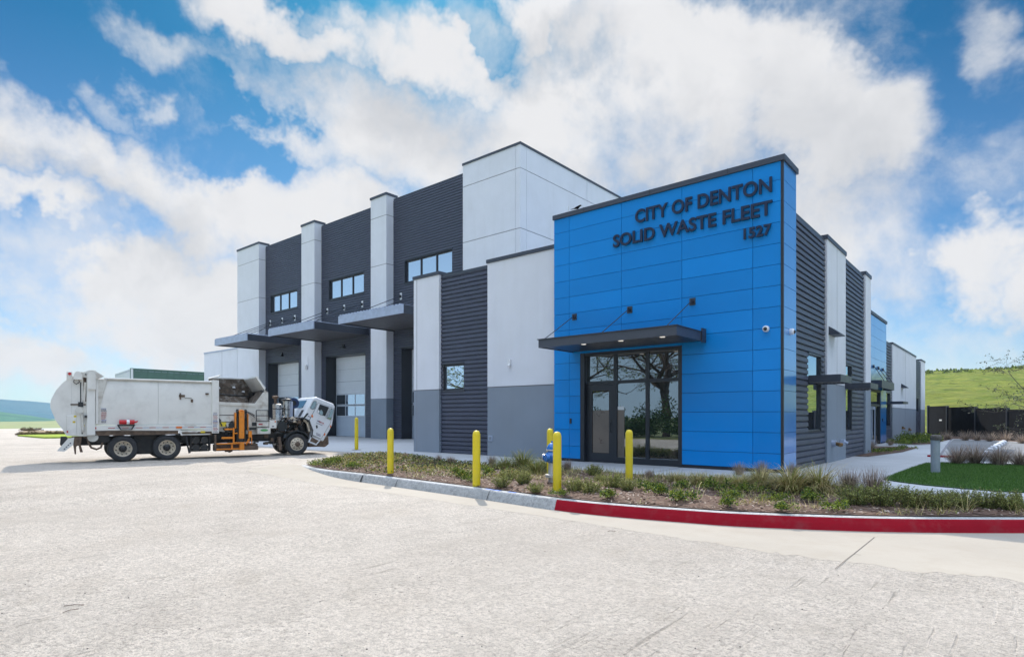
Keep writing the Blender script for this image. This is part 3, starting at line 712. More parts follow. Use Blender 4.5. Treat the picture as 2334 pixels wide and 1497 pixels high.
mb.box(-11.04, -11.0, SYF - .03, SYF + .06, 0, 2.58)
SF = bpart(mb, 'storefront', M['frame'])
for (a, c, d, e) in ((-11.04, -10.0, 2.68, zt - 0.1), (-9.885, -8.86, 2.68, zt - 0.1), (-8.76, -7.72, 2.68, zt - 0.1), (-9.885, -8.86, 0.2, 2.58), (-8.76, -7.72, 0.2, 2.58)):
    g = MB(); g.box(a, c, SYF, SYF + 0.02, d, e); bpart(g, 'pane', M['glassf'], parent=SF)
mb = MB(); mb.box(-10.995, -10.83, SYF - 0.035, SYF + 0.03, 0.02, 2.57); mb.box(-10.18, -10.005, SYF - 0.035, SYF + 0.03, 0.02, 2.57); mb.box(-10.83, -10.18, SYF - 0.035, SYF + 0.03, 0.02, 0.31); mb.box(-10.83, -10.18, SYF - 0.035, SYF + 0.03, 2.37, 2.57)
DR = bpart(mb, 'entrance_door', M['frame'])
g = MB(); g.box(-10.83, -10.18, SYF, SYF + 0.02, 0.31, 2.37); bpart(g, 'pane', M['glassf'], parent=DR)
M['film'] = mat('frosted_film', (0.14, 0.105, 0.085), 0.3, spec=0.9, var=0.25, vscale=1.5)
g = MB(); g.box(-10.825, -10.185, SYF - 0.006, SYF - 0.001, 0.32, 1.72); bpart(g, 'glass_film', M['film'], parent=DR)
g = MB(); g.box(-9.88, -9.63, SYF - 0.006, SYF - 0.001, 0.21, 1.72); bpart(g, 'glass_film', M['film'], parent=SF)
g = MB(); g.box(-9.87, -9.64, SYF - 0.008, SYF - 0.003, 1.73, 1.84); bpart(g, 'notice', M['whitepaint'], parent=SF)
mb = MB(); mb.tube([(-10.09, SYF - 0.04, 1.02), (-10.09, SYF - 0.09, 1.02), (-10.09, SYF - 0.09, 1.32), (-10.09, SYF - 0.04, 1.32)], 0.014); mb.box(-10.12, -10.06, SYF - 0.045, SYF - 0.035, 1.36, 1.42); bpart(mb, 'door_handle', M['black'], parent=DR)
mb = MB(); mb.box(-11.61, -11.54, TY - 0.03, TY, 1.28, 1.45); bpart(mb, 'card_reader', M['black'], bevel=0.008)
# entrance canopy
def canopy(name, x0, x1, y0, y1, z0, z1, mf, ms, soff, t=0.05):
    mb = MB()
    mb.box(x0, x1, y0, y0 + t, z0, z1, 0); mb.box(x0, x0 + t, y0 + t, y1, z0, z1, 1); mb.box(x1 - t, x1, y0 + t, y1, z0, z1, 1)
    mb.box(x0 + t, x1 - t, y0 + t, y1, z1 - 0.06, z1 - 0.01, 1)
    return bpart(mb, name, [mf, ms])
cn = canopy('entrance_canopy', -11.52, -6.9, 14.87, TY - .001, 3.67, 3.92, M['fascia'], M['fascia'], M['soffit'])
mb = MB(); mb.box(-11.46, -6.96, 14.93, TY - .01, 3.69, 3.74); bpart(mb, 'soffit', M['steel'], parent=cn)
mb = MB(); mb.box(-11.55, -6.87, 14.84, 14.89, 3.92, 3.945); mb.box(-11.55, -6.87, 14.85, TY - .003, 3.921, 3.94); bpart(mb, 'drip_edge', M['steel'], parent=cn)
mb = MB(); mb.box(-6.895, -6.86, 16.45, TY - .002, 3.63, 4.03); bpart(mb, 'wall_flange', M['steel'], parent=cn)
M['lamp'] = bpy.data.materials.new('lit_downlight'); M['lamp'].use_nodes = True
_p = M['lamp'].node_tree.nodes['Principled BSDF']; _p.inputs['Emission Color'].default_value = (1, 0.9, 0.75, 1); _p.inputs['Emission Strength'].default_value = 0.5
for x in (-9.98, -8.71, -7.42):
    mb = MB(); mb.lathe([(0.075, 0.0), (0.075, 0.03)], (x, 15.1, 3.675), n=16); bpart(mb, 'downlight', M['lamp'], parent=cn)
for x in (-11.42, -9.33, -7.27):
    mb = MB(); mb.box(x - 0.09, x + 0.09, TY - 0.02, TY, 4.76, 4.97); mb.lathe([(0.055, 0), (0.055, 0.05)], (x, TY - 0.07, 4.865), axis=1, n=12)
    mb.box(x - 0.012, x + 0.012, TY - 0.12, TY - 0.02, 4.80, 4.92)
    bk = bpart(mb, 'rod_bracket', M['steel'], parent=cn)
    mb = MB(); mb.tube([(x, TY - 0.1, 4.86), (x - 0.02, 15.02, 3.93)], 0.013, 6); bpart(mb, 'tie_rod', M['steel'], parent=cn)
# cameras on the corner
def dome_cam(x, y, z, ax):
    mb = MB(); c = (x, y, z)
    s = -1 if ax == 1 else 1
    pr = [(0.085, 0.0), (0.088, 0.05), (0.082, 0.085), (0.06, 0.108)]
    mb.lathe([(r, h * s) for r, h in pr], c, axis=ax, n=20)
    o = bpart(mb, 'security_camera', M['camwhite'], smooth=True)
    mb = MB(); mb.lathe([(0.05, 0.105 * s), (0.044, 0.128 * s), (0.025, 0.142 * s), (0.004, 0.147 * s)], (x, y, z - 0.008), axis=ax, n=16); bpart(mb, 'camera_lens', M['black'], parent=o, smooth=True)
dome_cam(-5.19, TY, 3.87, 1); dome_cam(TX1, 17.35, 3.82, 0)
# sensor and outlet box on the white wall
mb = MB(); mb.box(-14.58, -14.46, 16.93, 17.0, 3.44, 3.64); mb.lathe([(0.045, 0), (0.06, 0.05), (0.045, 0.09), (0.01, 0.11)], (-14.5, 16.92, 3.36), n=14); bpart(mb, 'wall_sensor', M['camwhite'], smooth=True)
mb = MB(); mb.box(-15.6, -15.38, 16.97, 17.0, 0.57, 0.79, 0); mb.box(-15.55, -15.43, 16.955, 16.972, 0.62, 0.74, 1); bpart(mb, 'outlet_box', [M['galv'], M['grey']], bevel=0.006)
# ---- right-hand side of the wing
SX = -4.80
siding('siding', 'y', SX - 0.035, 17.95, 21.35, 0, 7.16, 1, [(19.30, 20.85, 1.06, 3.44)])
siding('siding', 'y', SX - 0.035, 24.1, 27.7, 0, 7.16, 1, [(24.14, 25.42, 0.98, 3.44)])
mb = MB()
for (a0, a1, hs) in ((17.94, 21.36, [(19.30, 20.85, 1.06, 3.44)]), (24.09, 27.71, [(24.14, 25.42, 0.98, 3.44)])):
    for (p, q, r, t) in clip_rects(a0, a1, 0, 7.16, hs): mb.box(SX - 0.4, SX - 0.04, p, q, r, t)
bpart(mb, 'backing_wall', M['steel'])
def wpanel(y0, y1, x, z1, gz=2.58, th=0.4):
    mb = MB(); mb.box(x - th, x, y0, y1, gz + 0.03, z1); bpart(mb, 'white_wall_panel', M['white'])
    mb = MB(); mb.box(x - th, x, y0, y1, 0, gz); bpart(mb, 'grey_wall_base', M['grey'])
    return (x - th, x - 0.02, y0 + .01, y1 - .01, gz, gz + 0.03)
J = [wpanel(21.36, 24.08, -4.73, 7.27), wpanel(27.72, 28.85, -4.73, 7.27), wpanel(28.86, 33.0, -5.92, 6.4, th=0.3), wpanel(42.72, 53.6, -5.86, 5.93, gz=2.05, th=0.3), wpanel(56.7, 59.3, -5.86, 5.93, gz=2.05, th=0.3)]
J += [(-4.75, -4.728, 22.72, 22.745, 0, 7.25)]
J += [(-5.88, -5.856, 48.1, 48.13, 0, 5.9)]
jointlines(J)
coping(SX - 0.42, SX - .012, 18.0, 21.34, 7.28, 0.13, 0.0); coping(SX - 0.4, -4.73, 21.36, 24.08, 7.40, 0.14, 0.03); coping(SX - 0.42, SX - .012, 24.12, 27.68, 7.28, 0.13, 0.0); coping(SX - 0.4, -4.73, 27.72, 28.85, 7.40, 0.14, 0.03)
def side_window(y0, y1, z0, z1, x, fw=0.05, mid=None, name='side_window', rec=0.05):
    mb = MB(); xi = x - rec
    mb.box(xi - 0.06, x + 0.015, y1 - fw, y1, z0, z1); mb.box(xi - 0.06, x - 0.02, y0, y0 + fw, z0, z1)
    mb.box(xi - 0.06, x + 0.03, y0 + fw, y1 - fw, z1 - fw, z1, 1); mb.box(xi - 0.06, x + 0.0, y0 + fw, y1 - fw, z0, z0 + fw, 1)
    f = bpart(mb, name, [M['frame'], M['steel']])
    mb = MB(); mb.box(xi - 0.02, xi, y0 + fw, y1 - fw, z0 + fw, z1 - fw); bpart(mb, 'pane', M['glass'], parent=f)
    return f
side_window(19.30, 20.85, 1.06, 3.44, -4.81); side_window(24.14, 25.42, 0.98, 3.44, -4.81)
def sunshade(y0, y1, x0, x1, z0, z1):
    mb = MB(); t = 0.04
    mb.box(x0, x1, y0, y0 + t, z0, z1, 0); mb.box(x0, x1, y1 - t, y1, z0, z1, 0); mb.box(x1 - t, x1 + .01, y0 + t, y1 - t, z0 + 0.0, z1, 1); mb.box(x0, x0 + t, y0 + t, y1 - t, z0, z1, 0)
    n = int((x1 - x0) / 0.11)
    for k in range(1, n): mb.prism([(x0 + 0.11 * k, z0 + 0.02), (x0 + 0.11 * k + 0.012, z0 + 0.02), (x0 + 0.11 * k + 0.07, z1 - 0.03), (x0 + 0.11 * k + 0.055, z1 - 0.03)], 1, y0 + t, y1 - t, 0)
    return bpart(mb, 'sunshade', [M['steel'], M['fascia']])
sunshade(19.33, 20.9, SX + 0.01, -3.94, 2.53, 2.74); sunshade(23.95, 25.5, SX + .07, -3.95, 2.50, 2.70); sunshade(40.5, 42.5, -5.84, -5.04, 2.27, 2.40)
def wedge_light(y0, y1, x, z):
    mb = MB(); mb.prism([(x, z), (x, z + 0.28), (x + 0.32, z + 0.03), (x + 0.32, z)], 1, y0, y1); return bpart(mb, 'wall_light', M['coping'])
wedge_light(21.55, 22.35, -4.73, 4.18); wedge_light(46.2, 47.0, -5.86, 3.4)
mb = MB(); mb.box(-4.73, -4.69, 23.3, 23.42, 2.66, 2.82); bpart(mb, 'fire_strobe', mat('red_plastic', (0.4, 0.01, 0.01), 0.4), bevel=0.01)
M['brass'] = mat('weathered_brass', (0.22, 0.13, 0.06), 0.45, metal=0.8, var=0.3, vscale=12)
mb = MB(); mb.tube([(-4.74, 22.0, 0.62), (-4.60, 22.0, 0.62)], 0.11, 16, 1); mb.tube([(-4.62, 22.0, 0.62), (-4.55, 21.93, 0.60), (-4.45, 21.88, 0.58)], [0.06, 0.055, 0.06], 12); mb.tube([(-4.62, 22.0, 0.62), (-4.55, 22.09, 0.60), (-4.45, 22.15, 0.58)], [0.06, 0.055, 0.06], 12)
bpart(mb, 'fire_connection', [M['brass'], M['galv']], smooth=True)
mb = MB(); mb.box(-4.73, -4.60, 23.15, 23.4, 0.55, 0.72); mb.tube([(-4.62, 23.27, 0.63), (-4.5, 23.27, 0.6)], 0.05, 10); bpart(mb, 'valve_box', M['galv'], bevel=0.01)
for y, z in ((46.5, 0.7), (49.6, 0.55)):
    mb = MB(); mb.box(-5.86, -5.76, y, y + 0.2, z, z + 0.18); mb.tube([(-5.78, y + .1, z + .1), (-5.7, y + .1, z + .02)], 0.05, 8); bpart(mb, 'wall_outlet', M['brass'])
# second (set back) blue tower with the side entrance
mb = MB(); zz = [0.1] + [0.62 + 0.57 * k for k in range(11)]; zz = [z for z in zz if z < 6.6] + [6.85]
so_ = (34.0, 38.6, 0.0, 2.98)
for ya, yb in ((33.0, 36.6), (36.6, 38.6), (38.6, 40.35)):
    for k in range(len(zz) - 1):
        for (p, q, r, t) in clip_rects(ya + g_, yb - g_, zz[k] + g_, zz[k + 1] - g_, [so_]): mb.box(-5.88, -5.84, p, q, r, t)
bpart(mb, 'blue_side_cladding', M['bluelt'])
mb = MB()
for (p, q, r, t) in clip_rects(33.01, 40.34, 0, 6.85, [so_]): mb.box(-6.2, -5.89, p, q, r, t)
bpart(mb, 'tower_backing', M['seam'])
mb = MB(); mb.box(-6.25, -5.79, 32.96, 40.39, 6.85, 7.0); bpart(mb, 'coping', M['coping'])
mb = MB(); mb.box(-6.0, -5.86, 34.0, 34.15, 0, 2.98); mb.box(-6.0, -5.86, 38.45, 38.6, 0, 2.98); mb.box(-6.0, -5.87, 34.15, 38.45, 2.85, 2.98); mb.box(-6.0, -5.88, 34.15, 38.45, 2.08, 2.2); mb.box(-6.0, -5.88, 37.3, 37.4, 0, 2.08); mb.box(-6.0, -5.88, 35.3, 35.4, 0, 2.08)
sf2 = bpart(mb, 'side_storefront', M['frame'])
for (a, c, d, e) in ((34.15, 38.45, 2.2, 2.85), (34.15, 35.3, 0, 2.08), (37.4, 38.45, 0, 2.08)):
    mb = MB(); mb.box(-5.96, -5.94, a, c, d, e); bpart(mb, 'pane', M['glassf'], parent=sf2)
mb = MB(); mb.box(-5.96, -5.90, 35.42, 35.6, 0.02, 2.06); mb.box(-5.96, -5.90, 36.25, 36.44, 0.02, 2.06); mb.box(-5.96, -5.90, 37.1, 37.28, 0.02, 2.06); mb.box(-5.96, -5.90, 35.6, 37.1, 0.02, 0.3); mb.box(-5.96, -5.90, 35.6, 37.1, 1.9, 2.06)
d2 = bpart(mb, 'side_double_door', M['galv'])
for a, c in ((35.6, 36.25), (36.44, 37.1)):
    mb = MB(); mb.box(-5.94, -5.92, a, c, 0.3, 1.9); bpart(mb, 'pane', M['glassf'], parent=d2)
mb = MB(); mb.box(-5.84, -4.72, 34.0, 34.05, 3.02, 3.42, 0); mb.box(-5.84, -4.72, 38.4, 38.45, 3.02, 3.42, 0); mb.box(-4.76, -4.71, 34.05, 38.4, 3.02, 3.42, 1); mb.box(-5.84, -4.76, 34.05, 38.4, 3.30, 3.36, 0)
c2 = None
mb2 = MB()
CY0, CY1, CXO = 38.0, 43.4, -5.3
mb = MB(); mb.box(-5.83, CXO, 35.3, 35.34, 2.98, 3.38, 0); mb.box(-5.83, CXO - .04, 35.34, 39.2, 3.28, 3.34, 0); mb.box(CXO - .04, CXO, 35.34, 39.2, 2.98, 3.38, 1); mb.box(-5.83, CXO, 39.2, 39.24, 2.98, 3.38, 0)
c2 = bpart(mb, 'side_canopy', [M['steel'], M['fascia']])
for y in (36.2, 37.6, 39.0):
    mb = MB(); mb.lathe([(0.09, 0), (0.09, 0.06)], (-5.83, y, 4.15), axis=0, n=10); bpart(mb, 'rod_bracket', M['steel'], parent=c2)
    mb = MB(); mb.tube([(-5.78, y, 4.15), (-5.33, y, 3.38)], 0.016, 6); bpart(mb, 'tie_rod', M['steel'], parent=c2)
mb = MB(); mb.box(-5.84, -5.80, 39.0, 39.12, 1.25, 1.42); bpart(mb, 'card_reader', M['black'])
siding('siding', 'y', -5.95, 40.37, 42.7, 0, 5.82, 1, [(40.7, 42.1, 0.95, 2.95)]); siding('siding', 'y', -5.95, 53.62, 56.68, 0, 5.72, 1, [(54.2, 55.4, 1.9, 2.95)])
mb = MB()
for (a0, a1, hs) in ((40.36, 42.71, [(40.7, 42.1, 0.95, 2.95)]), (53.61, 56.69, [(54.2, 55.4, 1.9, 2.95)])):
    for (p, q, r, t) in clip_rects(a0, a1, 0, 5.72, hs): mb.box(-6.3, -5.955, p, q, r, t)
bpart(mb, 'backing_wall', M['steel'])
side_window(40.7, 42.1, 0.95, 2.95, -5.92, rec=0.06); side_window(54.2, 55.4, 1.9, 2.95, -5.92, rec=0.06)
coping(-6.3, -5.9, 40.42, 42.68, 5.94, 0.12, 0.0); coping(-6.16, -5.86, 42.74, 53.58, 6.05, 0.12, 0.03); coping(-6.3, -5.9, 53.64, 56.66, 5.82, 0.12, 0.0); coping(-6.16, -5.86, 56.72, 59.3, 6.05, 0.12, 0.03)
coping(-6.2, -5.92, 28.9, 32.9, 6.53, 0.13, 0.03)
mb = MB(); mb.box(-19.6, -4.83, 17.36, 28.8, 6.7, 6.8); mb.box(-20.5, -6.3, 28.8, 59.2, 5.3, 5.4); bpart(mb, 'roof', M['galv'])
mb = MB(); mb.box(-20.5, -6.17, 59.0, 59.28, 0, 5.9); bpart(mb, 'rear_wall', M['white'])
mb = MB(); mb.tube([(-11.84, 16.95, 8.4), (-11.82, 16.95, 8.75)], 0.017, 8); bpart(mb, 'antenna', M['camwhite'])
# ---- tall hall with the yard doors
HY, SYD, HT = 25.4, 26.05, 16.62
def hpil(x0, x1, top, y1=26.35, joints=(15.22, 11.9), grey=GL + 0.1):
    mb = MB(); e = [grey + 0.04] + [v for z in sorted(joints) for v in (z - 0.02, z + 0.02)] + [top]
    for k in range(0, len(e), 2): mb.box(x0, x1, HY, y1, e[k], e[k + 1])
    bpart(mb, 'white_pilaster', M['white'])
    mb = MB(); mb.box(x0, x1, HY, y1, 0, grey); bpart(mb, 'grey_pilaster_base', M['grey'])
    jointlines([(x0 + 0.015, x1 - 0.015, HY + 0.02, y1, grey, grey + 0.04)] + [(x0 + .015, x1 - .015, HY + 0.02, y1, z - 0.02, z + 0.02) for z in joints])
    mb = MB(); mb.box(x0 - 0.05, x1 + 0.05, HY - 0.05, y1, top, top + 0.16); bpart(mb, 'coping', M['coping'])
hpil(-54.43, -50.41, HT - .05); hpil(-43.49, -41.60, HT - .05); hpil(-34.45, -32.72, HT - .05)
bays = [(-50.41, -43.49, (-50.0, -44.95), (-49.45, -45.2)), (-41.60, -34.45, (-41.0, -35.9), (-40.5, -36.1)), (-32.72, -25.36, (-31.9, -26.8), (-31.47, -26.95))]
for k, (a, c, dr_, wn_) in enumerate(bays):
    ztop = 16.42
    hs = [(dr_[0], dr_[1], 0, 6.2), (wn_[0], wn_[1], 10.5, 11.95)]
    siding('siding', 'x', SYD, a, c, 0, ztop - 0.1, -1, hs)
    mb = MB()
    for (p, q, r, t) in clip_rects(a, c, 0, ztop - .1, hs): mb.box(p, q, SYD + 0.005, SYD + 0.35, r, t)
    # door reveal
    mb.box(dr_[0] - 0.02, dr_[0], SYD + 0.35, 27.1, 0, 6.2); mb.box(dr_[1], dr_[1] + 0.02, SYD + 0.35, 27.1, 0, 6.2); mb.box(dr_[0], dr_[1], SYD + 0.35, 27.1, 6.2, 6.24)
    bpart(mb, 'backing_wall', M['steel'])
    mb = MB(); mb.box(dr_[0] - 0.001, dr_[0] + 0.05, SYD - 0.02, 27.0, 0, 6.18); mb.box(dr_[1] - 0.05, dr_[1] + .001, SYD - 0.02, 27.0, 0, 6.18); mb.box(dr_[0] + .05, dr_[1] - .05, SYD - 0.02, 27.0, 6.12, 6.19); bpart(mb, 'door_surround', M['frame'])
    mb = MB(); mb.box(a + 0.05, c - 0.05, SYD - 0.06, SYD + 0.3, ztop - 0.1, ztop); bpart(mb, 'coping', M['coping'])
    window(wn_[0], wn_[1], 10.5, 11.95, SYD + 0.03, 3, 0.08, depth=0.12, name='high_window')
    mb = MB(); mb.box(wn_[0] - 0.05, wn_[1] + 0.05, SYD - 0.08, SYD - .02, 11.95, 12.03); mb.box(wn_[0] - 0.05, wn_[1] + 0.05, SYD - 0.09, SYD - .02, 10.42, 10.5); mb.box(wn_[0] - 0.05, wn_[0], SYD - 0.07, SYD - .02, 10.5, 11.95); bpart(mb, 'window_trim', M['frame'])
    # overhead door
    d0, d1, yd = dr_[0] + 0.06, dr_[1] - 0.06, 26.92
    mb = MB(); rib = 0.155; z = 3.28
    while z < 6.10:
        zb = min(z + rib, 6.12)
        mb.face([(d0, yd, z), (d1, yd, z), (d1, yd - 0.022, z + rib * 0.2), (d0, yd - 0.022, z + rib * 0.2)]); mb.face([(d0, yd - 0.022, z + rib * 0.2), (d1, yd - 0.022, z + rib * 0.2), (d1, yd - 0.022, zb - 0.012), (d0, yd - 0.022, zb - 0.012)]); mb.face([(d0, yd - 0.022, zb - 0.012), (d1, yd - 0.022, zb - 0.012), (d1, yd, zb), (d0, yd, zb)])
        z += rib
    sec = [3.28 + 0.94 * i for i in range(4)]
    od = bpart(mb, 'overhead_door', M['door'], recalc=False)
    mb = MB()
    for z in sec[1:]: mb.box(d0, d1, yd - 0.014, yd + 0.02, z - 0.012, z + 0.012)
    bpart(mb, 'section_seam', M['grey'], parent=od)
    mb = MB(); z = 0.02
    while z < 1.50:
        mb.face([(d0, yd, z), (d1, yd, z), (d1, yd - 0.014, z + 0.03), (d0, yd - 0.014, z + 0.03)]); mb.face([(d0, yd - 0.014, z + 0.03), (d1, yd - 0.014, z + 0.03), (d1, yd - 0.014, z + 0.115), (d0, yd - 0.014, z + 0.115)]); mb.face([(d0, yd - .014, z + .115), (d1, yd - .014, z + .115), (d1, yd, z + .125), (d0, yd, z + .125)]); z += 0.125
    bpart(mb, 'lower_door_section', M['doorlow'], parent=od, recalc=False)
    mb = MB(); nx = 4; w = (d1 - d0) / nx; fr = 0.06
    for zz0, zz1 in ((1.54, 2.38), (2.42, 3.27)):
        mb.box(d0, d1, yd - 0.02, yd + 0.02, zz0, zz0 + fr); mb.box(d0, d1, yd - 0.02, yd + 0.02, zz1 - fr, zz1)
        for i in range(nx + 1):
            x = d0 + w * i; mb.box(max(d0, x - fr / 2), min(d1, x + fr / 2), yd - 0.022, yd + 0.02, zz0 + fr, zz1 - fr)
    wf = bpart(mb, 'door_window_frame', M['alu'], parent=od)
    for zz0, zz1 in ((1.54, 2.38), (2.42, 3.27)):
        for i in range(nx):
            g = MB(); g.box(d0 + w * i + fr / 2, d0 + w * (i + 1) - fr / 2, yd, yd + 0.012, zz0 + fr, zz1 - fr); bpart(g, 'door_pane', M['glassd'], parent=od)
    # canopy over the door
    cx0, cx1 = ((-50.3, -44.75), (-41.5, -35.5), (-32.65, -26.35))[k]
    cn = canopy('bay_canopy', cx0, cx1, 21.6, SYD - 0.04, 7.33, 7.82, M['galv'], M['steel'], M['soffit'], 0.07)
    mb = MB(); mb.box(cx0 + 0.07, cx1 - 0.07, 21.67, SYD - 0.05, 7.40, 7.45); bpart(mb, 'soffit', M['soffit'], parent=cn)
    mb = MB(); x = cx0 + 0.1
    while x < cx1 - 0.15:
        mb.prism([(x, 7.82), (x + 0.04, 7.90), (x + 0.12, 7.90), (x + 0.16, 7.82)], 1, 21.61, SYD - 0.04); x += 0.305
    bpart(mb, 'roof_deck', M['galv'], parent=cn)
    for j in range(3):
        x = cx0 + 0.75 + (cx1 - cx0 - 1.5) * j / 2
        mb = MB(); mb.box(x - 0.10, x + 0.10, SYD - 0.075, SYD - 0.04, 9.42, 9.89, 0); mb.lathe([(0.10, 0), (0.10, 0.09)], (x, SYD - 0.18, 9.65), axis=1, n=12, m=1)
        bpart(mb, 'rod_bracket', [M['camwhite'], M['black']], parent=cn)
        mb = MB(); mb.tube([(x, SYD - 0.14, 9.65), (x, 22.0, 7.86)], 0.024, 6); mb.tube([(x, SYD - 0.1, 9.6), (x + 0.5, 23.8, 7.86)], 0.014, 6); bpart(mb, 'tie_rod', M['steel'], parent=cn)
    xm = (dr_[0] + dr_[1]) / 2 - 0.1
    mb = MB(); mb.box(xm - 0.2, xm + 0.2, SYD - 0.30, SYD - 0.02, 6.62, 6.74); mb.box(xm - 0.12, xm + 0.12, SYD - 0.14, SYD - 0.02, 6.74, 6.92); bpart(mb, 'flood_light', M['black'], bevel=0.01)
# tall corner block
mb = MB(); zc = [2.8, 11.9 - .02, 11.9 + .02, 15.22 - .02, 15.22 + .02, 16.50]
for k in range(0, 6, 2):
    mb.box(-25.36, -21.255, 25.36, 25.9, zc[k], zc[k + 1]); mb.box(-21.235, -20.91, 25.36, 25.9, zc[k], zc[k + 1]); mb.box(-21.4, -20.91, 25.92, 32.0, zc[k], zc[k + 1]); mb.box(-21.4, -20.91, 32.03, 48.0, zc[k], zc[k + 1])
bpart(mb, 'white_corner_block', M['white'])
jointlines([(-25.34, -20.93, 25.40, 25.88, 11.8, 16.4), (-21.38, -20.95, 25.88, 47.9, 11.8, 16.4), (-21.3, -21.2, 25.38, 25.8, 2.8, 16.4)])
mb = MB(); mb.box(-25.39, -20.87, 25.32, 25.95, 16.50, 16.63); mb.box(-21.45, -20.87, 25.95, 48.0, 16.50, 16.63); bpart(mb, 'coping', M['coping'])
mb = MB(); mb.box(-54.4, -21.4, 26.4, 47.9, 15.6, 15.8); bpart(mb, 'roof', M['galv'])
mb = MB(); mb.box(-54.4, -20.91, 48.002, 48.3, 0, 16.5); mb.box(-54.43, -54.1, 26.36, 48.0, 0, 16.5); bpart(mb, 'rear_wall', M['white'])
mb = MB(); mb.box(-25.3, -20.0, 25.5, 25.8, 0, 2.79); bpart(mb, 'grey_wall_base', M['grey'])
# low white annex on the far left of the hall
mb = MB(); mb.box(-61.5, -54.5, HY + 0.01, 26.0, 0, 7.72); mb.box(-61.5, -61.1, 26.0, 47, 0, 7.72); bpart(mb, 'annex_wall', M['white'])
mb = MB(); mb.box(-61.55, -54.45, HY - 0.03, 26.05, 7.72, 7.84); mb.box(-61.55, -61.05, 26.05, 47, 7.72, 7.84); bpart(mb, 'coping', M['galv'])
jointlines([(-57.6, -57.57, HY + 0.004, HY + 0.03, 0, 7.7)])
mb = MB(); mb.box(-61.1, -54.45, 26.0, 47, 7.3, 7.4); bpart(mb, 'roof', M['galv'])
# bell/speaker on the middle pilaster
mb = MB(); mb.lathe([(0.06, 0), (0.13, 0.12), (0.13, 0.32), (0.05, 0.42)], (-42.6, HY - 0.12, 5.2), n=12); mb.tube([(-42.5, HY - 0.05, 5.6), (-42.5, HY - 0.05, 6.2)], 0.012, 6); bpart(mb, 'wall_horn', M['camwhite'], smooth=True)

# verge opposite the entrance, behind the viewer
sheet('grass_verge', [(-9, -3.2), (-60, -3.2), (-90, -6), (-90, -29), (-9, -29)], 0.05, M['field'], thick=0.3)
# ------------------------------------------------------------------ the refuse truck
TE = (1.21 / 5.6804, 5.55 / 5.6804)
TR = empty('refuse_truck', (-22.87, 6.87, 0.0), math.atan2(TE[1], TE[0]))
tag(TR, 'white side-loading refuse truck with orange lift arm and its cab tilted forward', 'truck')
M['tw'] = mat('truck_white_paint', (0.72, 0.70, 0.655), 0.4, var=0.03, vscale=2, dirt=(0.44, 0.42, 0.38), dscale=1.6, damt=0.45, detail=7)
M['tw2'] = mat('stained_white_steel', (0.60, 0.58, 0.53), 0.5, var=0.06, vscale=4, dirt=(0.26, 0.19, 0.13), dscale=3.2, damt=0.7, detail=8)
M['cabw'] = mat('cab_white_paint', (0.66, 0.67, 0.69), 0.3, var=0.02, vscale=2, dirt=(0.52, 0.51, 0.49), dscale=2.2, damt=0.35)
M['trash'] = mat('crusted_hopper_steel', (0.095, 0.07, 0.05), 0.9, var=0.6, vscale=7, bump=0.03, bscale=24, dirt=(0.30, 0.28, 0.25), dscale=5.5, damt=0.9, detail=8)
M['orange'] = mat('orange_arm_paint', (0.75, 0.23, 0.01), 0.45, var=0.10, vscale=5, dirt=(0.25, 0.10, 0.03), dscale=5, damt=0.6)
M['chassis'] = mat('greasy_black_chassis', (0.020, 0.018, 0.018), 0.6, var=0.4, vscale=6, dirt=(0.07, 0.045, 0.03), dscale=4, damt=0.7)
M['rust'] = mat('rusty_brown_steel', (0.12, 0.08, 0.055), 0.8, var=0.35, vscale=8, dirt=(0.06, 0.04, 0.03), dscale=5, damt=0.7)
M['rim'] = mat('dusty_cream_rim', (0.62, 0.53, 0.41), 0.6, var=0.12, vscale=9, dirt=(0.24, 0.17, 0.11), dscale=7, damt=0.7)
M['chrome'] = mat('stainless_can', (0.40, 0.40, 0.40), 0.28, metal=0.9, var=0.15, vscale=6, dirt=(0.2, 0.18, 0.16), dscale=4)
M['red'] = mat('red_lens', (0.45, 0.01, 0.015), 0.3); M['amber'] = mat('amber_lens', (0.7, 0.16, 0.01), 0.3)
M['redex'] = mat('red_extinguisher', (0.5, 0.01, 0.015), 0.25)
M['decal'] = mat('dark_decal_ink', (0.06, 0.05, 0.10), 0.5); M['decr'] = mat('red_decal_ink', (0.35, 0.02, 0.03), 0.5); M['decb'] = mat('blue_decal_ink', (0.04, 0.09, 0.40), 0.5); M['decy'] = mat('yellow_decal', (0.65, 0.50, 0.02), 0.5); M['decg'] = mat('green_decal', (0.08, 0.32, 0.10), 0.5)
M['cabglass'] = glass_mat('cab_glass', 0.25, (0.015, 0.02, 0.02), (0.8, 0.9, 0.9))
M['bluehose'] = mat('blue_hose', (0.01, 0.03, 0.10), 0.5)
M['darkhose'] = mat('black_hose', (0.012, 0.012, 0.013), 0.5)
TW = 1.93
def tp(mb, name, m, parent=None, **kw): return mb.build(name, m, parent or TR, **kw)
# packer body
mb = MB(); prof = []
body_pts = [(-0.72, 1.24), (2.67, 1.24), (2.67, 2.76), (-0.52, 2.76)]
